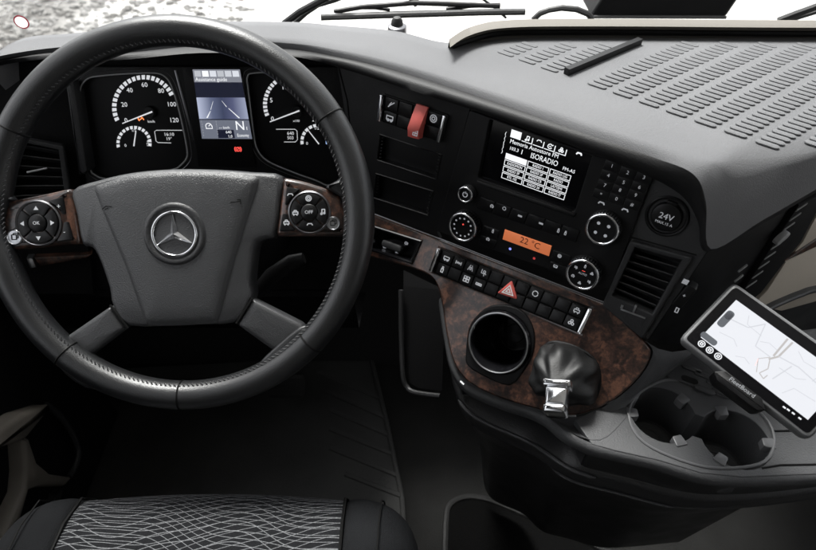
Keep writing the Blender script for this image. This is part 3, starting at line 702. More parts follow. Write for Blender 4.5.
mb = MB(); ctext(mb, 290.5, 133.5, 3.4, '640'); ctext(mb, 290.5, 138, 3.2, '503'); tube(mb, [FC.at(x, y, HZ) for x, y in ((276, 129.3), (295, 129.3), (297, 131), (297.5, 139.5), (295.5, 142), (284, 142))], .00045, 5); part('trip_window', mb, M['gauge'], D)
mb = MB(); ctext(mb, 327.5, 142.5, 4, 'D'); ctext(mb, 332, 142.5, 4, 'E'); part('lettering', mb, mat('blue_print', (.3, .45, .7), .5, emit=(.4, .6, 1), estr=.25), D)
# centre display
scrq = [(192.5, 69.5), (239.8, 69.5), (252.2, 139), (202, 138.7)]
def cq(s, t):
    a = V(scrq[0])*(1-s) + V(scrq[1])*s; b = V(scrq[3])*(1-s) + V(scrq[2])*s; p = a*(1-t) + b*t; return (p.x, p.y)
mb = MB(); slab(mb, FC, rnd(FC.uvs([(184, 66), (241.5, 66), (256.5, 165), (200, 165)]), .004), .002, .0095, .001); disp = part('centre_display', mb, M['dialface'], clu)
def dq(name, m, s0, t0, s1, t1, h=.0098, poly=None):
    mb = MB(); pts = poly or [(s0, t0), (s1, t0), (s1, t1), (s0, t1)]
    mb.add([FC.at(*cq(s, t), h) for s, t in pts], [tuple(reversed(range(len(pts))))]); return part(name, mb, m, disp)
dq('screen', M['scr_navy'], 0, 0, 1, 1)
dq('screen_band', M['scr_grey'], 0, 0, 1, .185, .01)
for i in range(6): dq('menu_tab', M['scr_white'] if i == 1 else emis('screen_pale%d' % i, (.8, .83, .9), .15+.03*(i % 3)), .03+.16*i, .02, .165+.16*i, .105, .0101)
mb = MB(); text(mb, FC, FC.uv(*cq(.03, .145), .0102), .0052, 'Assistance guide', .0102, align='LEFT', sx=.95); part('lettering', mb, M['scr_white'], disp)
# road picture: side fields fade from dark to pale, lane in the middle
def road_mat():
    m = bpy.data.materials.new('screen_road'); m.use_nodes = True; nt = m.node_tree; b = nt.nodes['Principled BSDF']; L = nt.links
    tc = nt.nodes.new('ShaderNodeTexCoord'); sp = nt.nodes.new('ShaderNodeSeparateXYZ'); L.new(tc.outputs['Generated'], sp.inputs[0])
    r = nt.nodes.new('ShaderNodeValToRGB'); L.new(sp.outputs[0], r.inputs[0]); e = r.color_ramp.elements
    e[0].position = 0; e[0].color = (.42, .46, .6, 1); e[1].position = 1; e[1].color = (.30, .33, .45, 1)
    for p, c in ((.28, (.10, .12, .20, 1)), (.5, (.04, .05, .10, 1)), (.72, (.08, .09, .17, 1))): k = e.new(p); k.color = c
    b.inputs['Base Color'].default_value = (.01, .01, .01, 1); L.new(r.outputs[0], b.inputs['Emission Color']); b.inputs['Emission Strength'].default_value = .26
    return m
dq('road_picture', road_mat(), 0, .405, 1, .715, .01)
dq('lane_line', M['scr_white'], 0, 0, 0, 0, .0102, [(.145, .70), (.175, .70), (.255, .60), (.245, .60)])
dq('lane_line', M['scr_white'], 0, 0, 0, 0, .0102, [(.255, .58), (.265, .58), (.335, .46), (.33, .46)])
dq('lane_line', M['scr_white'], 0, 0, 0, 0, .0102, [(.51, .45), (.515, .45), (.60, .54), (.585, .54)])
dq('lane_line', M['scr_white'], 0, 0, 0, 0, .0102, [(.62, .56), (.635, .56), (.83, .70), (.80, .70)])
dq('screen_band', M['scr_mid'], 0, .73, 1, 1, .01)
dq('info_box', M['scr_navy'], .33, .87, .66, .99, .0101)
mb = MB(); text(mb, FC, FC.uv(*cq(.80, .815), .0103), .0135, 'N', .0103); text(mb, FC, FC.uv(*cq(.93, .85), .0103), .005, '1', .0103)
text(mb, FC, FC.uv(*cq(.83, .95), .0103), .0048, 'Economy', .0103, sx=.7); text(mb, FC, FC.uv(*cq(.55, .905), .0103), .0042, '640', .0103); text(mb, FC, FC.uv(*cq(.57, .965), .0103), .004, '1,0', .0103)
text(mb, FC, FC.uv(*cq(.48, .84), .0103), .0035, '--- km/h', .0103); strokes(mb, FC, FC.uv(*cq(.17, .82), .0103), .0055, [circ(0, 0, .8, 0, 220, 8), [(-.8, -.6), (.9, -.6), (.9, .1)], [(0, 0), (.5, .5)]], .0103, .1); part('lettering', mb, M['scr_white'], disp)
mb = MB()
for k in range(6): text(mb, FC, FC.uv(*cq(.33, .75+.035*k), .0103), .003, ':', .0103); text(mb, FC, FC.uv(*cq(.04, .75+.04*k), .0103), .003, ':', .0103)
part('dotted_line', mb, M['scr_white'], disp)
mb = MB(); strokes(mb, FC, FC.uv(238, 149.3, .0096), .0050, [circ(0, 0, .6, 0, 360, 12), circ(0, 0, 1, 135, 225, 6), circ(0, 0, 1, -45, 45, 6), [(-.25, -.3), (.25, .3)]], .0097, .09); part('brake_symbol', mb, M['redprint'], disp)
# pale vertical reflection left of the display, modelled as a solid strip
mb = MB(); slab(mb, FC, FC.uvs([(174.5, 70), (177, 70), (196, 140), (193, 140)], .005), .004, .0075, .001); part('display_reflection_strip', mb, M['steel'], clu)

# ================================================================== air vents
def vent(label, fr, outer, opening, n, lab_tab=None, tilt=.004):
    t = thing('air_vent', label, 'air vent', fr.at(*outer[0]))
    of, op = fr.uvs(outer), fr.uvs(opening)
    mb = MB(); plate(mb, fr, rnd(of, .004), [op], -.006, .006, .002); part('vent_frame', mb, M['charcoal'], t)
    q = ccw(op); mb = MB(); prism(mb, fr, q, [(-.0005, -.04), (-.0005, -.004)], top=False); part('duct', mb, M['hole'], t)
    a, b, c, d = [V(p) for p in op]                            # tl tr br bl
    for i in range(n):
        s = (i+.6)/n; l = a*(1-s) + d*s; r = b*(1-s) + c*s
        L, Rr = fr.W(l.x, l.y, -.004), fr.W(r.x, r.y, -.004)
        mb = MB(); ax = (Rr-L).normalized(); nn = (fr.n*.8 + fr.v*.6).normalized()
        box(mb, (L+Rr)/2 - fr.n*.004, ((Rr-L).length, .013, .0016), (ax, nn, ax.cross(nn))); part('slat', mb, M['charcoal'], t)
    return t
tv = vent('square air vent with horizontal slats at the right end of the centre stack', FS, [(631, 239.5), (693, 256), (643, 337.5), (603, 303.5)], [(636, 246), (682.5, 258.3), (653, 312), (613, 294)], 7)
mb = MB(); c = FS.uv(633, 313.5, .006); fr = FS.turned(R(2), FS.W(*c)); slab(mb, fr, [(-.015, -.001), (.015, -.001), (.015, .001), (-.015, .001)], .004, .0075, .0006); slab(mb, fr, [(-.0012, .0012), (.0012, .0012), (.0012, .012), (-.0012, .012)], .004, .0075, .0006); slab(mb, fr, [(-.016, .0012), (-.013, .0012), (-.013, .006), (-.016, .006)], .004, .0075, .0006); part('vent_lever', mb, M['satin'], tv)
mb = MB(); c = FS.uv(684, 296, 0); fr = FS.turned(R(-14), FS.W(*FS.uv(684.5, 295.5, .0))); slab(mb, fr, rnd([(-.006, -.016), (.006, -.016), (.006, .016), (-.006, .016)], .003), -.012, .005, .002); part('thumb_wheel', mb, M['button'], tv)
mb = MB()
for k in range(4): strokes(mb, FS, FS.uv(686.5-k*.7, 280+k*1.1, .004), .0028, [[(-1, 0), (1, 0)]], .0045, .25)
part('icon', mb, M['white'], tv); mb = MB(); text(mb, FS, FS.uv(684, 296, .006), .005, '+', .0056); part('icon', mb, M['white'], tv); mb = MB(); strokes(mb, FS, FS.uv(677, 310, .004), .003, [rectl(-.5, -1, .5, 1)], .0045, .2); part('icon', mb, M['white'], tv)
tl = vent('dark air vent with slats at the left, seen through the wheel', FL, [(15, 136), (64, 145), (73, 205), (6, 208)], [(20, 141), (59, 149), (66, 200), (12, 203)], 6)
mb = MB(); a, b = FL.at(27, 172.5, .004), FL.at(47, 168.3, .004); tube(mb, [a, b], .0016, 8); part('vent_lever', mb, M['satin'], tl)

# ================================================================== upper switch panel with the red guarded switch
swp = thing('switch_unit', 'small black switch unit with a red flip guard, above two storage slots', 'switch unit', FS.at(415, 130))
so_ = FS.uvs([(383.5, 93), (449.3, 114.5), (442.4, 142.5), (380.8, 121)])
mb = MB(); slab(mb, FS, rnd(so_, .003), -.004, .002, .001); part('housing', mb, M['hole'], swp)
def cell(poly, s0, t0, s1, t1):                               # poly tl tr br bl in uv
    a, b, c, d = [V(p) for p in poly]; f = lambda s, t: tuple((a*(1-s)+b*s)*(1-t) + (d*(1-s)+c*s)*t)
    return [f(s0, t0), f(s1, t0), f(s1, t1), f(s0, t1)]
ICON = {
 'phone': [[(-.8, .3), (-.5, .8), (.6, .8), (.9, .3)]], 'arrow': [[(-.8, -.7), (0, 0), (.8, .6)], [(-.5, -.2), (0, .5)]],
 'truck': [rectl(-.9, -.5, .9, .4), circ(-.4, -.6, .25), circ(.5, -.6, .25)], 'ring': [circ(0, 0, .85), circ(0, 0, .4)],
 'axle': [[(-.9, 0), (.9, 0)], [(-.9, -.5), (-.9, .5)], [(.9, -.5), (.9, .5)], [(-.3, -.3), (-.3, .3), (.3, -.3), (.3, .3)]],
 'lane': [[(-.8, -.9), (-.25, .8)], [(.8, -.9), (.25, .8)], rectl(-.2, -.6, .2, .1)], 'seat': [[(-.6, .9), (-.6, -.2), (.4, -.2), (.4, -.9)], circ(.3, .4, .35), [(.6, 0), (1, -.3)]],
 'stop': [rectl(-.9, -.3, .9, .3), [(-.5, 0), (.5, 0)]], 'lamp': [circ(-.2, 0, .6, 90, 270), [(-.2, .6), (.1, .6), (.1, -.6), (-.2, -.6)], [(.4, .4), (.9, .4)], [(.4, 0), (.9, 0)], [(.4, -.4), (.9, -.4)]],
 'bottle': [rectl(-.35, -.9, .35, .2), [(-.2, .2), (-.2, .9), (.2, .9), (.2, .2)]], 'car': [rectl(-.8, -.5, .8, .2), [(-.5, .2), (-.3, .7), (.3, .7), (.5, .2)], [(-.5, -.5), (-.5, -.9)], [(.5, -.5), (.5, -.9)]],
 'grid': [rectl(-.9, -.8, -.1, 0), rectl(.1, -.8, .9, 0), rectl(-.9, .2, -.1, .9), rectl(.1, .2, .9, .9)], 'fan': [circ(0, .5, .35), circ(.45, -.3, .35), circ(-.45, -.3, .35)],
 'note': [[(-.3, -.6), (-.3, .8), (.6, .8), (.6, -.4)], circ(-.5, -.6, .25), circ(.4, -.4, .25)], 'plug': [circ(0, 0, .8, 30, 330), [(.7, .4), (1, .7)], [(-.3, 0), (.3, 0)]],
 'recycle': [circ(0, 0, .8, 20, 120), circ(0, 0, .8, 140, 240), circ(0, 0, .8, 260, 360)] }
def button(parent, fr, poly, h0, h1, icon=None, size=.005, m=None, gap=.0007, ang=0):
    q = offset(ccw(poly), gap); mb = MB(); slab(mb, fr, rnd(q, .0015, 2), h0, h1, .001); o = part('button', mb, m or M['button'], parent)
    if icon:
        c = sum((V(p) for p in poly), V((0, 0)))/len(poly); mb = MB(); strokes(mb, fr, tuple(c), size, ICON[icon], h1+.0002, .13, ang); part('icon', mb, M['white'], o)
    return o
xs = [.06, .28, .50, .70, .94]
ic = [['arrow', None, None, 'ring'], ['truck', None, None, None]]
for r in range(2):
    for c in range(4): button(swp, FS, cell(so_, xs[c], .04+.47*r, xs[c+1], .49+.47*r), .001, .005, ic[r][c], .0055)
for s0, s1 in ((0, .05), (.95, 1)):
    mb = MB(); slab(mb, FS, rnd(cell(so_, s0, .02, s1, .98), .0015), .001, .010, .0015); part('chrome_grip', mb, M['chrome'], swp)
g = [V(FS.uv(*p, .012)) for p in ((414.5, 104.5), (426, 108), (419.5, 139), (408.5, 136))]
hh = (.007, .013, .019, .014); mb = MB(); rws = []
for t, h in zip((0, .3, .7, 1), hh):
    l = g[0]*(1-t)+g[3]*t; r = g[1]*(1-t)+g[2]*t; rws.append([FS.W(l.x, l.y, .004), FS.W(l.x, l.y, h), FS.W(*(l*.5+r*.5), h+.0015), FS.W(r.x, r.y, h), FS.W(r.x, r.y, .004)])
loft(mb, rws); mb.add([p for p in rws[0]], [(0, 1, 2, 3, 4)]); mb.add([p for p in rws[-1]], [(4, 3, 2, 1, 0)]); gd = fixn(part('flip_guard', mb, M['red'], swp, sharp=50, label='red flip-up switch guard'))
mb = MB(); strokes(mb, FS, FS.uv(415.5, 133, .018), .004, [rectl(-.8, -.8, .8, .8), [(-.8, 0), (.8, 0)], [(0, -.8), (0, .8)]], .0190, .14); part('icon', mb, M['white'], gd)

# ================================================================== radio and climate unit
rd = thing('radio', 'black radio and climate unit with lit screen, keypad and orange temperature readout', 'radio', FS.at(530, 240))
ro = FS.uvs([(470, 107.5), (657, 173.5), (612, 291), (436, 231)])
disp_hole = FS.uvs([(492, 117), (594, 152), (575.5, 211), (479.5, 177)])
mb = MB(); plate(mb, FS, rnd(offset(ccw(ro), .0022), .004), [rnd(disp_hole, .004)], -.004, .005, .0015); part('front_panel', mb, M['black'], rd)
mb = MB(); slab(mb, FS, offset(ccw(disp_hole), -.001), -.012, -.0018, 0); rs = part('screen', mb, M['scr_black'], rd)
mb = MB(); slab(mb, FS, FS.uvs([(478, 180), (576, 213.5), (574, 217), (477, 183.5)], .006), .003, .009, .002); part('screen_ledge', mb, M['black'], rd)
sq = [(511, 129), (579.5, 152.5), (564.3, 201), (501, 178.2)]
HS = -.0016
def rq(s, t):
    a = V(sq[0])*(1-s) + V(sq[1])*s; b = V(sq[3])*(1-s) + V(sq[2])*s; p = a*(1-t)+b*t; return FS.uv(p.x, p.y, HS)
def rquad(mb, s0, t0, s1, t1): mb.add([FS.W(*rq(s, t), HS) for s, t in ((s0, t1), (s1, t1), (s1, t0), (s0, t0))], [(0, 1, 2, 3)])
def rbox(mb, s0, t0, s1, t1, wd=.012):
    w2 = wd*1.3
    for q in ((s0, t0, s1, t0+w2), (s0, t1-w2, s1, t1), (s0, t0+w2, s0+wd, t1-w2), (s1-wd, t0+w2, s1, t1-w2)): rquad(mb, *q)
mb = MB(); rquad(mb, .01, .0, .16, .155); part('menu_tab', mb, M['scr_white'], rs)
for i, k in enumerate(('note', 'phone', 'plug', 'fan')):
    mb = MB(); s = .185+.165*i; c = rq(s+.07, .075); strokes(mb, FS, c, .0034, ICON[k], HS+.0001, .15); rquad(mb, s+.135, .03, s+.148, .155); rquad(mb, s-.005, .145, s+.148, .16); part('menu_tab', mb, M['scr_white'], rs)
mb = MB(); text(mb, FS, rq(.02, .235), .0052, 'Memoria Autostore FM', HS+.0001, align='LEFT', sx=.92); text(mb, FS, rq(.03, .37), .0042, '103.3', HS+.0001, align='LEFT'); text(mb, FS, rq(.22, .37), .006, 'I', HS+.0001)
text(mb, FS, rq(.35, .37), .0068, 'ISORADIO', HS+.0001, align='LEFT', sx=.82); text(mb, FS, rq(.93, .40), .0042, 'FM-AS', HS+.0001); strokes(mb, FS, rq(1.0, .06), .0035, ICON['phone'], HS+.0001, .25); part('lettering', mb, M['scr_white'], rs)
mb = MB()
for t in range(5): text(mb, FS, rq(-.06, .12+.09*t + .0), .0045, '(' if t < 3 else ')', HS+.0001)
part('signal_bar', mb, M['scr_white'], rs)
names = [['', 'RADIO 1', 'RADIO LIG'], ['RADIOMON', 'RADIO 2P', 'RADIO'], ['RADIO 3P', 'RADIO CR', 'LATTEMI'], ['RTL 102', 'RADIO 24', 'RADIO IT']]
for r in range(4):
    for c in range(3):
        s0, t0 = .0+.335*c, .485+.13*r; mb = MB()
        if r == 0 and c == 0: rquad(mb, s0, t0, s0+.32, t0+.115)
        else:
            rbox(mb, s0, t0, s0+.32, t0+.115, .010); text(mb, FS, rq(s0+.16, t0+.058), .0034, names[r][c], HS+.0001, sx=.8)
        part('preset_box', mb, M['scr_white'], rs)
# keypad
kp = {'1': (612, 166.2), '2': (627.7, 172.8), '3': (644, 177.6), '4': (608.4, 175.6), '5': (623.7, 182.6), '6': (639.4, 187.4), '7': (604.8, 185.5), '8': (620, 190.3), '9': (635.7, 195.4), '*': (600.8, 194.6), '0': (616.4, 199), '#': (632, 204.8)}
for k, p in kp.items():
    c = V(FS.uv(*p, .006)); mb = MB(); slab(mb, FS, rnd([tuple(c+V(q)) for q in ((-.0088, -.0055), (.0088, -.0055), (.0088, .0055), (-.0088, .0055))], .001, 2), .004, .0058, .0006); o = part('key', mb, M['button'], rd)
    mb = MB(); text(mb, FS, tuple(c), .0042, k, .0060); part('lettering', mb, M['white'], o)
for p, mm in (((600.8, 204.8), 'white'), ((624.4, 211.7), 'white')):
    mb = MB(); strokes(mb, FS, FS.uv(*p, .005), .004, ICON['phone'], .0054, .2); part('icon', mb, M[mm], rd)
# knobs
def knob(c, r, label=None):
    c = FS.uv(*c, .012); mb = MB()
    lathe(mb, FS, c, [(r*1.05, .004), (r*1.05, .007), (r*.97, .0075), (r*.94, .017), (r*.9, .0185), (r*.8, .0185), (r*.78, .0175), (.0001, .0175)], 44); k = part('knob', mb, M['black'], rd, label=label)
    mb = MB(); tube(mb, [FS.W(c[0]+r*.91*math.cos(2*PI*i/48), c[1]+r*.91*math.sin(2*PI*i/48), .0182) for i in range(48)], max(.0013, r*.085), 10, closed=True); part('chrome_ring', mb, M['chrome'], k)
    mb = MB()
    for i in range(36):
        a = 2*PI*i/36; p = FS.W(c[0]+r*.98*math.cos(a), c[1]+r*.98*math.sin(a), .0115); box(mb, p, (.0014, .0018, .007), (FS.u*math.cos(a)+FS.v*math.sin(a), FS.v*math.cos(a)-FS.u*math.sin(a), FS.n))
    part('grip_ridges', mb, M['steel'], k, kind='stuff')
    return k, c
k, c = knob((467, 193.5), .0105)
mb = MB(); strokes(mb, FS, c, .004, [circ(0, 0, .8, 120, 420), [(0, .3), (0, 1)]], .0178, .16); part('icon', mb, M['white'], k)
k, c = knob((464.4, 226), .0205); mb = MB()
for a in range(0, 360, 30): strokes(mb, FS, (c[0]+.0125*math.cos(R(a)), c[1]+.0125*math.sin(R(a))), .0012, [circ(0, 0, .6, n=6)], .0178, .5)
part('icon', mb, M['white'], k); mb = MB(); text(mb, FS, (c[0], c[1]+.004), .004, '+', .0179); part('icon', mb, M['redprint'], k)
k, c = knob((603.3, 228), .0195); mb = MB()
for a in (45, 135, 225, 315): strokes(mb, FS, (c[0]+.0085*math.cos(R(a)), c[1]+.0085*math.sin(R(a))), .0018, [circ(0, 0, .5, n=6)], .0178, .6)
part('icon', mb, M['white'], k)
k, c = knob((583.7, 273), .0205); mb = MB()
for a, nm in ((30, 'fan'), (90, 'bottle'), (150, 'seat'), (210, 'car'), (330, 'seat'), (270, 'fan')): strokes(mb, FS, (c[0]+.0118*math.cos(R(a)), c[1]+.0118*math.sin(R(a))), .0022, ICON[nm], .0178, .18)
text(mb, FS, (c[0], c[1]+.001), .0028, 'AUTO', .0178); part('icon', mb, M['white'], k); mb = MB(); text(mb, FS, (c[0], c[1]+.0055), .003, '---', .0179); part('icon', mb, M['redprint'], k)
# rows of keys below the screen
brow = FS.uvs([(481, 196), (581, 230), (576, 243), (476, 208)], .005)
for i in range(6): button(rd, FS, cell(brow, i/6, 0, (i+1)/6, 1), .004, .0066, [None, None, None, None, None, None][i])
mb = MB()
for p, nm in (((492, 206), 'car'), ((504.3, 208.5), 'recycle'), ((520, 216), 'stop'), ((541, 223.5), 'stop'), ((558.5, 230.5), 'bottle'), ((565.5, 233), 'bottle')): mb = MB(); strokes(mb, FS, FS.uv(*p, .0067), .0026, ICON[nm], .0069, .18); part('icon', mb, M['white'], rd)
crow = FS.uvs([(484, 224), (572, 255), (566, 278), (478, 243)], .005)
for a, b in ((0, .2), (.8, 1)):
    button(rd, FS, cell(crow, a, .02, b, .48), .004, .0064); button(rd, FS, cell(crow, a, .52, b, .98), .004, .0064)
mb = MB()
for p, nm in (((493, 231), 'bottle'), ((559.6, 256), 'ring'), ((555.6, 266), 'truck'), ((488, 239), 'car')): mb = MB(); strokes(mb, FS, FS.uv(*p, .0065), .0026, ICON[nm], .0067, .17); part('icon', mb, M['white'], rd)
mb = MB(); slab(mb, FS, FS.uvs([(504.8, 229.5), (551.5, 246), (548.7, 256.2), (502.5, 239.3)], .006), .003, .0064, .0006); od = part('temperature_display', mb, M['orange'], rd, label='orange readout showing 22 degrees')
mb = MB(); text(mb, FS, FS.uv(530, 243.3, .0065), .0085, '22 \u00b0C', .0066); part('lettering', mb, M['orangetxt'], od)
mb = MB(); strokes(mb, FS, FS.uv(510, 249, .006), .0016, [circ(0, 0, .6, n=6)], .0056, .5); part('indicator', mb, mat('indicator_blue', (.1, .12, .4), .4, emit=(.25, .3, 1), estr=.3), rd)
mb = MB(); strokes(mb, FS, FS.uv(534, 258.5, .006), .0016, [circ(0, 0, .6, n=6)], .0056, .5); part('indicator', mb, mat('indicator_red', (.3, .05, .05), .4, emit=(1, .1, .1), estr=.08), rd)

# ================================================================== 24 V socket
sk = thing('power_socket', 'round black 24V power socket with flip cover above the right vent', 'power socket', FS.at(667, 215))
c = FS.uv(667, 216, 0); mb = MB(); lathe(mb, FS, c, [(.0235, -.001), (.0235, .002), (.0222, .003), (.0205, .0025), (.0185, -.003), (.0185, -.004), (.0001, -.004)], 48); part('collar', mb, M['black'], sk)
mb = MB(); lathe(mb, FS, c, [(.0168, -.004), (.0168, .004), (.0155, .006), (.013, .0068), (.0001, .007)], 44); cp = part('cover', mb, M['button'], sk)
mb = MB(); text(mb, FS, (c[0], c[1]+.001), .0072, '24V', .0074); part('lettering', mb, M['white'], cp)
mb = MB(); text(mb, FS, (c[0], c[1]-.0068), .0032, 'MAX.15 A', .0073); part('lettering', mb, M['white'], cp)
mb = MB(); slab(mb, FS, [(c[0]-.006, c[1]+.0155), (c[0]+.006, c[1]+.0155), (c[0]+.005, c[1]+.019), (c[0]-.005, c[1]+.019)], .002, .0065, .0015); part('cover_tab', mb, M['black'], cp)

# ================================================================== light switch box on the walnut
ls = thing('light_switch', 'black recessed light switch at the left end of the walnut panel', 'light switch', FW.at(395, 250))
mb = MB(); prism(mb, FW, lsw, [(0, -.03), (0, .005), (.0015, .006), (.004, .005), (.005, -.018)], top=True); part('recess', mb, M['gloss'], ls)
fr = FW.turned(R(3), FW.at(391.5, 246, .0)); mb = MB(); slab(mb, fr, rnd([(-.017, -.0055), (.017, -.0055), (.017, .0055), (-.017, .0055)], .005), -.018, .002, .003); part('lever', mb, M['charcoal'], ls)
for q in ((401, 243.5), (379, 247), (391, 254)): mb = MB(); strokes(mb, FW, FW.uv(*q), .003, ICON['lamp'], -.0175, .2); part('icon', mb, M['white'], ls)

# ================================================================== long switch bar
sb = thing('switch_bar', 'long black two-row switch bar with red hazard triangle on walnut panel', 'switch bar', FW.at(507, 291))
mb = MB(); slab(mb, FW, rnd(bar, .003), -.010, .003, .001); part('housing', mb, M['hole'], sb)
rowi = [['truck', 'axle', 'lane', 'seat', None, None, None, 'recycle', None, None, 'car'], ['bottle', None, 'grid', 'stop', None, None, None, None, None, None, 'fan']]
for r in range(2):
    for i in range(11):
        s0 = .035 + .0845*i; button(sb, FW, cell(bar, s0, .05+.46*r, s0+.0845, .49+.46*r), .001, .006, rowi[r][i], .0044)
for s0, s1 in ((0, .026), (.974, 1)):
    mb = MB(); slab(mb, FW, rnd(cell(bar, s0, .02, s1, .98), .002), .001, .012, .002); part('chrome_grip', mb, M['chrome'], sb)
hz = [V(p) for p in FW.uvs([(511.5, 280.5), (517, 299.5), (497, 293)], .009)]
mb = MB(); slab(mb, FW, rnd([tuple(p) for p in hz], .003), .004, .0095, .0015); hb = part('hazard_button', mb, M['red'], sb, label='red hazard warning triangle')
hc = sum(hz, V((0, 0)))/3; tri = [tuple(hc + (p-hc)*.62) for p in hz]; tin = [tuple(hc + (p-hc)*.44) for p in hz]; tc_ = [tuple(hc + (p-hc)*.30) for p in hz]; t4 = [tuple(hc + (p-hc)*.14) for p in hz]
mb = MB()
for o_, i_ in ((tri, tin), (tc_, t4)):
    for k in range(3): mb.add([FW.W(*p, .0098) for p in (o_[k], o_[(k+1) % 3], i_[(k+1) % 3], i_[k])], [(0, 1, 2, 3)])
part('hazard_symbol', mb, mat('white_paint', (.8, .8, .8), .5), hb)

# ================================================================== brake lever with leather boot
lv = thing('brake_lever', 'chrome tipped lever rising from a black leather boot on walnut panel', 'lever', FW.at(568, 372))
base = smooth_poly(FW.uvs([(541, 352), (553, 342), (576, 347), (595, 360), (600, 380), (592, 400), (566, 401), (543, 391), (534, 372)]), 4)
bc = V(FW.uv(568, 372)); tip = V(FW.uv(556, 386, .05)); N = len(base); rws = []
rr = random.Random(3)
for k, (h, s) in enumerate(((0, 1.02), (.005, 1.03), (.014, 1.0), (.024, .94), (.033, .84), (.041, .66), (.049, .44), (.056, .26))):
    t = k/7; cc = bc*(1-t**1.5) + tip*t**1.5; row = []
    for i, p in enumerate(base):
        a = 2*PI*i/N; d = V(p)-bc; e = math.sin(PI*min(1, t*1.1))
        cre = (abs(math.sin(3*a + 2.2*t + .4)) - .6)*.22 + (abs(math.sin(5*a - 4*t + 1)) - .6)*.13
        q = cc + d*s*(1 + cre*e); row.append(FW.W(q.x, q.y, h + .03*cre*e))
    rws.append(row)
mb = MB(); loft(mb, rws, cu=True); mb.add(rws[-1], [tuple(range(N))]); o = fixn(part('boot', mb, M['boot'], lv, sharp=180)); subsurf(o, 1)
mb = MB(); tube(mb, [FW.W(x, y, .002) for x, y in base], .0028, 8, closed=True); part('boot_frame', mb, M['black'], lv)
# chrome handle: collar, flat grip, rounded end
ha, hb_ = FW.at(558, 386, .054), FW.at(549.5, 412, .072)
fh = Frame(ha, (FW.u*.92+FW.v*.38), (ha-hb_)); hl = (hb_-ha).length
mb = MB(); slab(mb, fh, rnd([(-.0165, -.004), (.0165, -.004), (.0175, .006), (-.0175, .006)], .003), -.012, .012, .004); part('collar', mb, M['chrome'], lv)
mb = MB(); slab(mb, fh, rnd([(-.0125, -hl*.8), (.0125, -hl*.8), (.0135, -.003), (-.0135, -.003)], .003), -.009, .009, .004); part('grip', mb, M['chrome'], lv)
mb = MB(); slab(mb, fh, rnd([(-.0135, -hl*1.08), (.0135, -hl*1.08), (.0135, -hl*.72), (-.0135, -hl*.72)], .004), -.011, .012, .005); part('release_button', mb, M['chrome'], lv)

# ================================================================== steering wheel
sw = thing('steering_wheel', 'black leather steering wheel with walnut spokes and round star emblem', 'steering wheel', FH.o)
RM, RT = .2085, .0168
mb = MB(); rws = []
for i in range(128):
    a = 2*PI*i/128; c = FH.u*math.cos(a) + FH.v*math.sin(a); row = []
    side = max(0, math.cos(a*2))**6                            # the grips at both sides are a little thicker
    r = RT*(1 + .06*side); nb = math.exp(-((a-R(181.5))/R(8))**2); r *= 1 - .28*nb; rm = RM + .004*nb   # narrower where the left spoke laps over it
    for k in range(24):
        b = 2*PI*k/24; row.append(FH.o + c*(rm + r*math.cos(b)) + FH.n*(r*1.06*math.sin(b)))
    rws.append(row)
rws.append(rws[0]); loft(mb, rws, cu=True)
o = fixn(part('rim', mb, M['leather'], sw, sharp=180))
mb = MB()
for i in range(230):                                           # stitches along the inside of the rim
    a = 2*PI*i/230; a2 = a + .014
    f = lambda t, q: FH.o + (FH.u*math.cos(t) + FH.v*math.sin(t))*(RM - RT*.86 + q) + FH.n*(RT*.66)
    tube(mb, [f(a, -.0016), f(a2, .0012)], .0007, 5)
part('stitching', mb, mat('thread', (.05, .05, .052), .7), sw, kind='stuff')
ctr = V(FH.uv(178, 217.5))
for px in ((182, 398), (338, 112), (11, 128), (300, 332), (70, 350)):
    p = V(FH.uv(*px)); a = math.atan2(p.y, p.x); c = FH.u*math.cos(a) + FH.v*math.sin(a); mb = MB()
    tube(mb, [FH.o + c*(RM + RT*1.005*math.cos(b)) + FH.n*(RT*1.07*math.sin(b)) for b in [2*PI*k/32 for k in range(32)]], .0011, 6, closed=True); part('rim_seam', mb, M['hole'], sw)
# airbag pad: lower body and raised centre
def hp(pts, h=0): return [FH.uv(x, y, h) for x, y in pts]
PH = .004
pado = [(70, 190), (95, 180), (130, 172), (172, 168.5), (215, 169), (250, 171.5), (281.5, 176), (280, 205), (275, 236), (262, 240), (255, 246), (252, 262), (250, 285), (251, 300), (236, 323), (182, 325.5), (128, 327), (111, 307), (107, 288), (98, 262), (90, 248), (80, 244), (74, 214)]
pp = smooth_poly(hp(pado, 0), 3)
mb = MB(); prism(mb, FH, pp, [(.003, -.045), (0, -.03), (0, -.010), (.0006, -.006), (.002, -.003), (.004, -.0012), (.006, -.0004)]); fixn(part('airbag_pad', mb, M['pad'], sw, sharp=50))
cen = [(93, 187), (130, 176), (172, 172.5), (215, 173), (258, 178), (246, 215), (231, 265), (216, 321.5), (182, 323.5), (146, 324.5), (125, 265), (107, 222)]
cp_ = ccw(rnd(hp(cen, .003), .006, 3)); cc_ = sum((V(p) for p in cp_), V((0, 0)))/len(cp_); mb = MB(); rws = []
for s_, h_ in ((1.03, -.002), (1, .0012), (.93, .0030), (.8, .0040), (.6, .0046), (.3, .0049), (.02, .005)): rws.append([FH.W(*(cc_ + (V(p)-cc_)*s_), h_) for p in cp_])
loft(mb, rws, cu=True); fixn(part('pad_face', mb, M['pad'], sw, sharp=60))
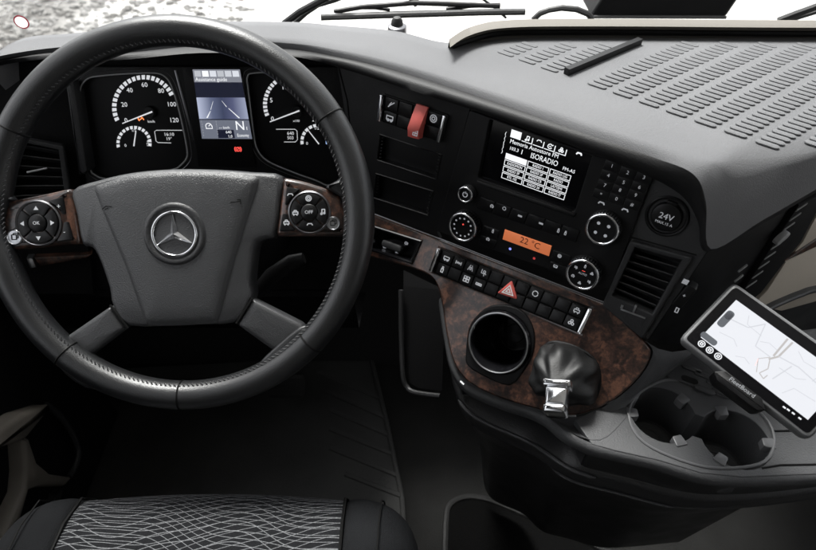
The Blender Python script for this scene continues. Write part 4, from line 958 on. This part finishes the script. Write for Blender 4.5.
# horn marks
mb = MB(); strokes(mb, FH, FH.uv(107, 207.5, .004), .006, [[(-.9, -.3), (-.1, .25), (.9, .1)], [(-.4, -.4), (.3, -.1)]], .0046, .09); part('horn_mark', mb, M['hole'], sw); mb = MB(); strokes(mb, FH, FH.uv(236, 202.5, .004), .006, [[(-1, 0), (.8, .2)], [(.3, .5), (.9, .5), (.9, -.3)]], .0046, .09); part('horn_mark', mb, M['hole'], sw)
# emblem: dish, ring and three-pointed star
ec = FH.uv(174.3, 234, .006)
mb = MB(); lathe(mb, FH, ec, [(.0365, .004), (.0345, .0064), (.032, .0070), (.0295, .0064), (.0275, .0048), (.0265, .0040), (.0001, .0040)], 56); em = part('emblem', mb, M['charcoal'], sw, label='round chrome three-pointed star emblem')
mb = MB(); tube(mb, [FH.W(ec[0]+.0250*math.cos(2*PI*i/56), ec[1]+.0250*math.sin(2*PI*i/56), .0060) for i in range(56)], .0017, 10, closed=True); part('emblem_ring', mb, M['chrome'], em)
mb = MB(); vs = [FH.W(ec[0], ec[1], .0095)]; fs = []
for k in range(6):
    a = R(90 + 60*k) + R(1); r = .0245 if k % 2 == 0 else .0048
    vs.append(FH.W(ec[0]+r*math.cos(a), ec[1]+r*math.sin(a), .0066 if k % 2 == 0 else .0058))
for k in range(6): fs.append((0, 1+k, 1+(k+1) % 6))
b0 = len(vs); vs += [v - FH.n*.003 for v in vs[1:7]]
for k in range(6): fs.append((1+k, b0+k, b0+(k+1) % 6, 1+(k+1) % 6))
mb.add(vs, fs); fixn(part('star', mb, M['chrome'], em, sharp=10))
# walnut pods with the button clusters
podLp = [(-24, 210), (12, 200), (40, 194.5), (69.5, 188), (75, 215), (80, 244.5), (40, 247.5), (-24, 254)]
podRp = [(282.5, 177), (303, 181), (325, 188), (341, 197), (346, 215), (347.5, 236.5), (310, 236.5), (275.5, 236.5), (279, 210)]
PODS = {}
for nm, pl in (('L', podLp), ('R', podRp)):
    mb = MB(); prism(mb, FH, rnd(hp(pl, 0), .005, 3), [(.004, -.03), (0, -.022), (0, -.006), (.0015, -.0025), (.004, -.001), (.009, 0)]); o = fixn(part('walnut_spoke', mb, M['walnut'], sw, sharp=50)); PODS[nm] = o
def bt(mb, poly, h0, h1, b=.0012): slab(mb, FH, poly, h0, h1, b)
def pad_cluster(par, cpx, rad, labels, small, corner):
    c = FH.uv(*cpx, .002); mb = MB()
    lathe(mb, FH, c, [(rad*1.06, -.002), (rad*1.06, .0012), (rad*1.0, .0022), (rad*.95, .0012), (rad*.94, -.001), (.0001, -.001)], 48); part('control_ring', mb, M['steel'], par)
    for k in range(4):
        a0, a1 = 45+90*k+4, 135+90*k-4; mb = MB()
        poly = [(c[0]+q[0], c[1]+q[1]) for q in circ(0, 0, rad*.92, a0, a1, 10)] + [(c[0]+q[0], c[1]+q[1]) for q in circ(0, 0, rad*.44, a1+3, a0-3, 6)]
        bt(mb, poly, -.0005, .0030); b = part('button', mb, M['button'], par)
        am = R((a0+a1)/2); pc = (c[0]+rad*.68*math.cos(am), c[1]+rad*.68*math.sin(am)); mb = MB()
        if labels == 'arrow':
            fr = FH.turned(am, FH.W(pc[0], pc[1], .0033)); mb.add([fr.W(.0026, 0), fr.W(-.002, .0028), fr.W(-.002, -.0028)], [(0, 1, 2)])
        else: strokes(mb, FH, pc, .0036, ICON[labels[k]], .0033, .15)
        part('icon', mb, M['white'], b)
    mb = MB(); lathe(mb, FH, c, [(rad*.40, 0), (rad*.40, .0035), (rad*.34, .0045), (.0001, .0048)], 28); b = part('button', mb, M['button'], par)
    mb = MB(); text(mb, FH, c, .0040, 'OK' if labels == 'arrow' else 'OFF', .0051); part('lettering', mb, M['white'], b)
    c2 = FH.uv(*small[0], .002); r2 = small[1]; mb = MB(); lathe(mb, FH, c2, [(r2*1.12, -.002), (r2*1.12, .001), (r2, .0022), (r2*.92, .0012), (.0001, .001)], 32); b = part('button', mb, M['satin'], par)
    mb = MB(); strokes(mb, FH, c2, r2*.55, [rectl(-.7, -.6, .5, .6), [(-.2, .6), (-.2, .95), (.95, .95), (.95, -.2), (.5, -.2)]], .0016, .12); part('icon', mb, M['hole'], b)
    for poly, icon in corner:
        q = hp(poly, .002); mb = MB(); bt(mb, rnd(q, .002, 2), -.002, .0022); b = part('button', mb, M['button'], par)
        cc = sum((V(p) for p in q), V((0, 0)))/len(q); mb = MB()
        if icon in ICON: strokes(mb, FH, tuple(cc), .0036, ICON[icon], .0025, .15)
        else: text(mb, FH, tuple(cc), .006, icon, .0025)
        part('icon', mb, M['white'], b)
pad_cluster(PODS['L'], (37.8, 223.2), .0252, 'arrow', ((14, 237.2), .0082), [([(47, 201.5), (62.5, 196), (65.5, 214), (62, 214.5), (57, 207)], '+'), ([(63.5, 222), (68, 221.5), (73, 240), (56, 242), (62, 233)], '-')])
pad_cluster(PODS['R'], (309.3, 212.3), .0232, ['ring', 'car', 'phone', 'note'], ((333, 223.3), .0072), [([(286.5, 187), (300.5, 189), (292, 196), (287.5, 205), (284.5, 205)], 'phone'), ([(282.5, 213.5), (287, 213.5), (289, 223), (295, 230.5), (279, 231.5)], 'car')])
# side grips joining the pods to the rim
for pts in ([(341, 196), (352, 190), (358, 215), (354, 238), (347, 237)], [(325, 187), (342, 178), (352, 192), (342, 198)], [(13, 200), (2, 188), (-16, 200), (-16, 212)]):
    mb = MB(); prism(mb, FH, rnd(hp(pts, 0), .003, 3), [(.002, -.014), (0, -.006), (0, .0), (.002, .003), (.004, .004)]); part('grip_web', mb, M['leather'], sw, sharp=60)
# leather gussets where the lower spokes run into the rim
for pts in ([(64, 339.5), (50, 342), (58, 366), (86, 388), (122, 390), (112, 374), (97, 363), (86, 357.5)], [(301.5, 326), (316, 330), (319, 346), (289, 377), (243, 388), (250, 374), (261, 361), (271.5, 350.5)]):
    mb = MB(); dome(mb, FH, smooth_poly(hp(pts, 0), 3), [(.96, -.016), (1, -.008), (1, -.001), (.975, .0006), (.93, .0018), (.8, .0026), (.4, .003)]); fixn(part('leather_gusset', mb, M['leather'], sw, sharp=60))
# lower spokes
for pts in ([(112, 305), (64, 338), (58, 348), (78, 366), (88, 357), (127, 327)], [(251, 298), (302, 324), (310, 334), (288, 354), (272, 350), (236, 324)]):
    mb = MB(); dome(mb, FH, rnd(hp(pts, -.004), .004, 3), [(.9, -.026), (1, -.018), (1, -.008), (.965, -.004), (.9, -.0022), (.7, -.0014), (.3, -.001)]); fixn(part('lower_spoke', mb, M['spoke'], sw, sharp=50))
for a, b in (((110, 305), (128, 328)), ((252.5, 298.5), (236.5, 323.5))):
    mb = MB(); tube(mb, [FH.at(*a, -.002), FH.at((a[0]+b[0])/2, (a[1]+b[1])/2, -.001), FH.at(*b, -.002)], .0016, 6); part('spoke_gap', mb, M['hole'], sw)

# steering column and stalk below the wheel
sco = thing('steering_column', 'black steering column with stalks hidden behind the wheel hub', 'steering column', FH.W(0, -.03, -.2))
mb = MB(); lathe(mb, FH, (0, -.02), [(.03, -.035), (.045, -.05), (.06, -.07), (.065, -.2), (.07, -.3)], 28, cap0=True); part('shroud', mb, M['matte'], sco)
mb = MB(); P = [FH.at(250, 300, -.075), FH.at(272, 276, -.07), FH.at(292, 262, -.065), FH.at(304, 258, -.06)]
tube(mb, P, [.008, .011, .010, .007], 12, flat=.5); part('stalk', mb, M['black'], sco, sharp=80)

# ================================================================== navigation device
nv = thing('navigation_device', 'tilted navigation tablet with white map screen above the cup tray', 'tablet', FN.W(.08, 0, -.02))
NW = (_br-_bl).length; NH = (FN.uv(727, 276))[1]
def nr(x0, y0, x1, y1): return [(x0, y0), (x1, y0), (x1, y1), (x0, y1)]
mb = MB(); prism(mb, FN, rnd(nr(0, 0, NW, NH), .008), [(.006, -.024), (.001, -.019), (0, -.012), (0, -.004), (.0015, -.0012), (.003, 0)]); body = part('body', mb, mat('grey_case', (.17, .172, .176), .4, metal=.2), nv, sharp=50)
mb = MB(); slab(mb, FN, rnd(nr(.0045, .0045, NW-.0045, NH-.0045), .005), -.001, .0006, .0004); fg = part('front_glass', mb, M['scr_black'], nv)
s0 = FN.uv(700.5, 337.5); sv1 = FN.uv(731, 296.5)[1]; s1 = (NW-.013, sv1)
mb = MB(); mb.add([FN.W(x, y, .0009) for x, y in nr(s0[0], s0[1], s1[0], s1[1])], [(0, 1, 2, 3)]); scn = part('map_screen', mb, M['scr_map'], nv, label='white map screen')
SWd, SHt = s1[0]-s0[0], s1[1]-s0[1]
def sp(s, t): return FN.W(s0[0]+SWd*s, s0[1]+SHt*t, .0011)
def road(pts, wd, m, nm='map_road'):
    mb = MB(); P = [V((s0[0]+SWd*s, s0[1]+SHt*t)) for s, t in pts]
    for a, b in zip(P[:-1], P[1:]):
        d = (b-a).normalized(); n = V((-d.y, d.x))*wd; mb.add([FN.W(*(q), .0011) for q in (a-n, b-n, b+n, a+n)], [(0, 1, 2, 3)])
    part(nm, mb, m, scn)
pale = emis('map_pale', (.80, .82, .87), .2)
road([(.50, .97), (.51, .55)], .0010, M['scr_mapline']); road([(.545, .97), (.54, .60), (.50, .45)], .0010, M['scr_mapline'])
road([(.50, .5), (.44, .34), (.50, .12)], .0004, M['scr_mapline']); road([(.51, .45), (.545, .3), (.52, .14), (.57, .10)], .0005, M['scr_mapline']); road([(.57, .1), (.575, .2)], .0005, M['scr_mapline'])
road([(.44, .34), (.46, .2)], .0004, emis('map_pink', (.75, .5, .5), .4))
road([(.05, .62), (.22, .70), (.30, .95)], .0006, pale); road([(.30, .95), (.36, .5), (.5, .5)], .0005, pale); road([(.62, .2), (.66, .6)], .0006, pale); road([(.54, .6), (.7, .66), (.95, .6)], .0006, pale)
for q in ([(.08, .30), (.2, .36), (.26, .28)], [(.16, .9), (.2, .74), (.34, .72)], [(.62, .9), (.7, .8), (.86, .84)], [(.74, .1), (.78, .3), (.95, .34)], [(.3, .12), (.36, .2), (.42, .16)], [(.36, .62), (.42, .7), (.5, .68)], [(.6, .44), (.74, .46), (.8, .56)], [(.84, .6), (.86, .95)]): road(q, .00035, pale)
def pill(s, t, hw, hh, m, nm):
    c = (s0[0]+SWd*s, s0[1]+SHt*t); r = min(hw, hh); mb = MB()
    mb.add([FN.W(c[0]+x, c[1]+y, .0012) for x, y in rnd(nr(-hw, -hh, hw, hh), r*.95, 4)], [tuple(range(20))]); return part(nm, mb, m, scn)
gm = emis('map_control', (.25, .27, .3), .12)
pill(.045, .58, .0042, .011, gm, 'zoom_slider'); pill(.045, .66, .0034, .0045, emis('map_control_dark', (.1, .1, .12), .1), 'zoom_button')
pill(.055, .075, .0095, .0035, gm, 'scale_bar')
mb = MB()
for px in ((701.5, 344), (709.5, 350.3), (717.9, 356.4)): mb = MB(); strokes(mb, FN, FN.uv(*px), .0040, [circ(0, 0, .85), rectl(-.3, -.3, .3, .3)], .0012, .13); part('icon', mb, M['scr_white'], fg)
mb = MB()
for px in ((784, 407.5), (788, 410), (793, 413.5), (799.5, 418.5)): strokes(mb, FN, FN.uv(*px), .0016, [[(-.7, 0), (.7, 0)]], .0012, .5)
part('icon', mb, M['scr_white'], fg)
bk = FN.uvs([(712.5, 372), (724, 371.5), (761, 398.5), (764.5, 411), (756, 411.5), (716, 381.5)])
mb = MB(); slab(mb, FN, rnd(bk, .002), -.026, .006, .002); br_ = part('cradle', mb, M['black'], nv)
mb = MB(); text(mb, FN, FN.uv(742, 387.5, .006), .0047, 'FleetBoard', .0064, ang=R(2)); part('lettering', mb, M['greyprint'], br_)
mb = MB(); a = FN.W(NW*.55, .02, -.02); tube(mb, [a, a + V((.02, .05, -.02)), V((a.x+.06, a.y+.09, .72)), V((a.x+.07, a.y+.09, .64))], [.012, .011, .012, .02], 12); part('mount_arm', mb, M['black'], nv)

# ================================================================== driver's seat
seat = thing('driver_seat', 'black driver seat cushion with white wavy line pattern', 'seat', (-.25, .1, 0))
def fabric():
    m = bpy.data.materials.new('seat_fabric'); m.use_nodes = True; nt = m.node_tree; b = nt.nodes['Principled BSDF']; L = nt.links
    tc = nt.nodes.new('ShaderNodeTexCoord'); sp = nt.nodes.new('ShaderNodeSeparateXYZ'); L.new(tc.outputs['Object'], sp.inputs[0])
    def mth(op, a, b_=None, c=None):
        n = nt.nodes.new('ShaderNodeMath'); n.operation = op
        for i, q in enumerate((a, b_, c)):
            if q is None: continue
            if isinstance(q, (int, float)): n.inputs[i].default_value = q
            else: L.new(q, n.inputs[i])
        return n.outputs[0]
    x, y, z = sp.outputs
    s = mth('SUBTRACT', y, mth('MULTIPLY', z, .9))
    def fam(k, amp, fr, ph, n):
        wv = mth('MULTIPLY', mth('SINE', mth('MULTIPLY_ADD', x, fr, ph)), amp)
        wv2 = mth('MULTIPLY', mth('SINE', mth('MULTIPLY_ADD', x, fr*2.3, ph*2)), amp*.3)
        p = mth('MULTIPLY', mth('ADD', mth('ADD', s, mth('MULTIPLY', x, k)), mth('ADD', wv, wv2)), n)
        f = mth('ABSOLUTE', mth('SUBTRACT', mth('FRACT', p), .5)); return mth('LESS_THAN', f, .04)
    l = mth('MAXIMUM', fam(.26, .012, 23, .6, 104), fam(-.24, .014, 18, 2.0, 104))
    l = mth('MAXIMUM', l, mth('MULTIPLY', fam(.02, .016, 26, 4.0, 66), .8))
    nz = nt.nodes.new('ShaderNodeTexNoise'); nz.inputs['Scale'].default_value = 500; L.new(tc.outputs['Object'], nz.inputs['Vector'])
    l = mth('MULTIPLY', l, mth('MULTIPLY_ADD', nz.outputs[0], 1.2, .15))
    mx = nt.nodes.new('ShaderNodeMix'); mx.data_type = 'RGBA'; L.new(l, mx.inputs[0]); mx.inputs[6].default_value = (.008, .0085, .010, 1); mx.inputs[7].default_value = (.25, .255, .265, 1)
    L.new(mx.outputs[2], b.inputs['Base Color']); b.inputs['Roughness'].default_value = .85; b.inputs['Specular IOR Level'].default_value = .2
    bp = nt.nodes.new('ShaderNodeBump'); bp.inputs['Distance'].default_value = .0008; L.new(nz.outputs[0], bp.inputs['Height']); L.new(bp.outputs[0], b.inputs['Normal'])
    return m
prof = [(.26, .36), (.33, .40), (.354, .47), (.358, .525), (.344, .560), (.305, .578), (.22, .584), (.1, .580), (-.05, .574), (-.25, .572)]
def seat_row(xs_dz): return [[V((x, y - dy, z + dz)) for x, dz, dy in xs_dz] for y, z in prof]
mb = MB(); loft(mb, seat_row([(-.414 + .335*i/8, .006*math.sin(PI*i/8), .006*(2*i/8-1)**2) for i in range(9)])); fixn(subsurf(part('seat_panel', mb, fabric(), seat, sharp=180), 2))
mb = MB(); loft(mb, seat_row([(-.520, -.14, .08), (-.515, -.05, .052), (-.497, -.008, .026), (-.465, .006, .012), (-.435, .006, .004), (-.415, 0, .006), (-.413, -.015, .008)])); fixn(subsurf(part('bolster', mb, M['velour'], seat, sharp=180), 2))
mb = MB(); loft(mb, seat_row([(.022, -.14, .08), (.017, -.05, .052), (.000, -.008, .026), (-.030, .006, .012), (-.062, .006, .005), (-.079, 0, .006), (-.081, -.015, .008)])); fixn(subsurf(part('bolster', mb, M['velour'], seat, sharp=180), 2))
for x in (-.4145, -.0795):
    mb = MB(); tube(mb, [V((x, y-.006, z+.0005)) for y, z in prof[2:]], .002, 6); part('piping', mb, M['hole'], seat)
for x0, sg in ((-.466, 1), (-.029, -1)):
    mb = MB(); tube(mb, [V((x0 + sg*.012*k/6, prof[2+k][0]-.012, prof[2+k][1]+.0085)) for k in range(7)], .0011, 6); part('seam', mb, M['hole'], seat)
mb = MB(); box(mb, (-.245, .02, .33), (.50, .50, .14)); box(mb, (-.245, .0, .13), (.34, .40, .26)); part('pedestal', mb, M['matte'], seat)

# ================================================================== driver's door, lower left
FD = Frame((-.70, 0, 0), (0, 1, 0), (0, 0, 1))
dr = thing('driver_door', 'dark driver door panel with beige grab handle at lower left', 'door', (-.74, .4, .02))
mb = MB(); box(mb, (-.745, .30, .45), (.07, 1.0, .86)); part('door_panel', mb, M['matte'], dr)
arm = FD.uvs([(-30, 462), (0, 428), (22, 413), (50, 404), (44, 416), (26, 438), (24, 440), (0, 448), (-30, 475)], .02)
mb = MB(); prism(mb, FD, rnd(arm, .006), [(0, -.01), (0, .015), (.004, .022), (.010, .025)]); part('grab_handle', mb, M['beige_shaded'], dr, sharp=50)
stem = FD.uvs([(24, 439), (30, 438), (38, 462), (52, 474), (73, 477), (66, 486), (40, 487), (30, 490), (14, 545), (8, 570), (-4, 570), (6, 530), (24, 492), (26, 470)], .02)
mb = MB(); prism(mb, FD, stem, [(0, -.01), (0, .012), (.003, .018), (.006, .02)]); part('handle_stem', mb, M['beige_shaded'], dr, sharp=50)
pk_ = FD.uvs([(50, 404.5), (64, 416), (76, 434), (82, 452), (79, 466), (73, 477)], .02)
mb = MB(); tube(mb, [FD.W(u, v, .012) for u, v in smooth_poly(pk_, 4, False)], .006, 8); part('pocket_rim', mb, M['charcoal'], dr)
mb = MB(); slab(mb, FD, FD.uvs([(58, 495), (66, 488), (60, 510), (52, 520)], .01), -.01, .006, .002); part('pocket_edge', mb, M['charcoal'], dr)

# ================================================================== floor mats and pedals
F0 = zplane(0)
fm = thing('floor_mat', 'black ribbed rubber floor mat in the driver footwell', 'floor mat', F0.at(300, 430))
mb = MB(); slab(mb, F0, rnd(F0.uvs([(105, 372), (372, 356), (404, 500), (408, 600), (60, 600)]), .03), .001, .012, .004); part('mat_base', mb, M['mat'], fm)
for i, (a, b) in enumerate((((318, 372), (381, 399)), ((326, 391), (386, 418)), ((330, 410), (391, 436)), ((330, 429), (395, 455)), ((330, 448), (399, 476)), ((345, 474), (402, 496)))):
    mb = MB(); tube(mb, [F0.at(*a, .012), F0.at(*b, .012)], .006, 8, flat=.7, up=(0, 0, 1)); part('mat_rib', mb, M['mat'], fm)
mb = MB(); tube(mb, [F0.at(x, y, .012) for x, y in ((371, 358), (386, 420), (402, 497), (406, 560))], .006, 8); part('mat_edge', mb, M['mat'], fm)
cm = thing('carpet_mat', 'black carpet mat with bound edge on the floor below the lower console', 'floor mat', F0.at(540, 560))
path = smooth_poly([(443, 640), (445, 560), (446.5, 516), (451, 504), (462, 498), (477, 497.5), (500, 504), (560, 530), (640, 566), (720, 600)], 4, False)
mb = MB(); slab(mb, F0, F0.uvs(path), .001, .008, .002); part('mat_base', mb, M['carpet'], cm)
mb = MB(); tube(mb, [F0.at(x, y, .008) for x, y in path], .007, 8); part('bound_edge', mb, M['rubber'], cm)
pe = thing('brake_pedal', 'dark pedal pad faintly seen below the wheel rim', 'pedal', F0.at(285, 392))
fr = Frame(dep(286, 386, 1.42), (1, 0, 0), (0, .55, .83)); mb = MB(); slab(mb, fr, rnd(nr(-.045, -.03, .045, .03), .012), -.012, .004, .004); part('pad', mb, M['rubber'], pe)
mb = MB(); tube(mb, [fr.W(0, 0, -.012), fr.W(0, .03, -.08), fr.W(0, .16, -.12)], .011, 8); part('arm', mb, M['black'], pe)
for k in range(4):
    mb = MB(); slab(mb, fr, nr(-.036, -.022+.0125*k, .036, -.017+.0125*k), .003, .0065, .001); part('tread', mb, M['rubber'], pe)
# rounded heater box edge in the footwell, beside the console
hb2 = thing('heater_box', 'dark rounded footwell box edge left of the lower console', 'heater box', F0.at(425, 392))
P = [dep(x, y, d) for x, y, d in ((401, 290, 1.05), (401.5, 340, 1.06), (403, 376, 1.06), (407, 387, 1.06), (415, 392.5, 1.05), (440, 396, 1.03))]
mb = MB(); tube(mb, [V(p) for p in smooth_poly([tuple(p) for p in P], 4, False)], .0045, 8); part('box_edge', mb, M['skirt'], hb2)
mb = MB(); mb.add([p + V((.004, .01, 0)) for p in P] + [dep(445, 290, 1.02)], [(0, 1, 2, 3, 4, 5, 6)]); mb.add([p + V((.004, .05, 0)) for p in P] + [dep(445, 290, 1.06)], [(6, 5, 4, 3, 2, 1, 0)]); part('box_face', mb, M['matte'], hb2)

def paper(name, col):                                          # thin paper: lit through from behind
    m = bpy.data.materials.new(name); m.use_nodes = True; nt = m.node_tree; L = nt.links; nt.nodes.remove(nt.nodes['Principled BSDF'])
    d = nt.nodes.new('ShaderNodeBsdfDiffuse'); t = nt.nodes.new('ShaderNodeBsdfTranslucent'); a = nt.nodes.new('ShaderNodeMixShader')
    d.inputs[0].default_value = (*col, 1); t.inputs[0].default_value = (*col, 1); a.inputs[0].default_value = .6
    L.new(d.outputs[0], a.inputs[1]); L.new(t.outputs[0], a.inputs[2]); L.new(a.outputs[0], nt.nodes['Material Output'].inputs[0]); return m
# ================================================================== outside the windscreen: wipers, nozzle, housing, sticker
def wtube(mb, pts, r, off=.03, n=8, flat=1): tube(mb, [on_ws(x, y, off) for x, y in pts], r, n, flat=flat)
wp = thing('windscreen_wiper', 'black wiper blade lying flat along the windscreen base in the middle', 'wiper', on_ws(420, 14, .03), 'windscreen wipers')
mb = MB(); wtube(mb, [(321, 17.5), (400, 15), (480, 12.6), (525, 12)], .0055); part('blade', mb, M['rubber'], wp)
mb = MB(); wtube(mb, [(321.5, 15.5), (400, 12.6), (525, 9.6)], .0028, .045); part('blade_rail', mb, M['steel'], wp)
mb = MB(); wtube(mb, [(334, 11.8), (362, 7), (395, 4.5), (414, 3), (445, 4), (474, 5.2), (500, 6)], .0045, .05); part('yoke', mb, M['black'], wp)
mb = MB(); wtube(mb, [(446, 9.5), (470, 6), (500, 5)], .004, .055); wtube(mb, [(360, 8), (375, 8), (390, 10)], .003, .055); part('claw', mb, M['black'], wp)
mb = MB(); wtube(mb, [(405, -14), (412, -2), (417, 4)], .007, .065); part('arm', mb, M['black'], wp)
mb = MB(); wtube(mb, [(470, -8), (484, 0), (496, 9), (506, 18)], .0022, .06); part('hose', mb, M['black'], wp)
wp = thing('windscreen_wiper', 'wiper arm rising diagonally beyond the dash at upper centre left', 'wiper', on_ws(290, 22, .03), 'windscreen wipers')
mb = MB(); wtube(mb, [(284, 24), (300, 12), (313, 5), (326, -2), (340, -10)], .006); part('arm', mb, M['black'], wp)
mb = MB(); wtube(mb, [(295, 23), (306, 13), (318, 5), (335, 0), (350, -6)], .0045, .045); part('blade', mb, M['rubber'], wp)
wp = thing('windscreen_wiper', 'wiper arm at the far right top corner', 'wiper', on_ws(790, 18, .03), 'windscreen wipers')
mb = MB(); wtube(mb, [(778, 21), (795, 14.5), (816, 7), (850, -6)], .006); part('arm', mb, M['black'], wp)
mb = MB(); wtube(mb, [(786, 21.5), (800, 17), (816, 12), (850, 0)], .004, .045); part('blade', mb, M['rubber'], wp)
mb = MB(); wtube(mb, [(533, 20), (540, 13.5), (549, 10), (562, 8), (577, 9.5), (588, 14), (592, 19)], .0055, .06); o = part('rubber_hose', mb, M['rubber']); tag(o, 'black rubber hose arching beside the dark box beyond the windscreen', 'hose')
hs = thing('mirror_housing', 'large black box-like housing outside the windscreen above the ribbed shelf', 'housing', on_ws(660, 18, .1))
fro = [on_ws(x, y, .10) for x, y in ((590, 17.5), (604, -4), (620, -30), (756, -30), (741, -4), (726, 18))]
mb = MB(); bkk = [p + V((0, .14, .0)) for p in fro]; n = len(fro); mb.add(fro + bkk, [tuple(range(n)), tuple(reversed(range(n, 2*n)))] + [(i, n+i, n+(i+1) % n, (i+1) % n) for i in range(n)]); o = fixn(part('shell', mb, M['black'], hs, sharp=30)); bm_ = o.modifiers.new('b', 'BEVEL'); bm_.width = .006; bm_.segments = 3
top_ = (fro[2]+fro[3])/2 + V((0, .07, -.01)); mb = MB(); tube(mb, [top_, top_ + V((.02, .03, .35)), top_ + V((.03, -.06, .95))], .014, 12); part('support_arm', mb, M['black'], hs)
mb = MB(); tube(mb, [on_ws(x, y, .095) for x, y in ((592, 17), (726, 17.5))], .003, 8); part('lower_edge', mb, M['rubber'], hs)
nz = thing('washer_nozzle', 'small round black washer nozzle at the windscreen base', 'nozzle', ZE.at(397, 30))
fz = Frame(ZE.at(397, 29.5) + V((0, .012, -.004)), (1, 0, 0), (0, 1, 0)); mb = MB(); lathe(mb, fz, (0, 0), [(.014, -.01), (.0135, .004), (.010, .006), (.0085, .006)], 24); part('collar', mb, M['steel'], nz)
mb = MB(); lathe(mb, fz, (0, 0), [(.009, .004), (.008, .012), (.005, .016), (.0001, .017)], 20); part('dome', mb, M['rubber'], nz)
fk = Frame(on_ws(21.5, 22, -.003), (1, .1, 0), (0, -.12, 1)); mb = MB(); lathe(mb, fk, (0, 0), [(.0108, 0), (.0108, .0006), (.0001, .0006)], 32)
stc = thing('sticker', 'round white sticker with dark red rim on the windscreen, upper left', 'sticker', fk.o); part('sticker_disc', mb, paper('sticker_white', (.8, .8, .8)), stc)
mb = MB(); lathe(mb, fk, (0, 0), [(.0110, 0), (.0110, .0009), (.0090, .0009)], 32); part('sticker_rim', mb, paper('sticker_red', (.30, .03, .05)), stc)
mb = MB(); text(mb, fk, (0, 0), .0035, '60', .0009); part('lettering', mb, M['greyprint'], stc)
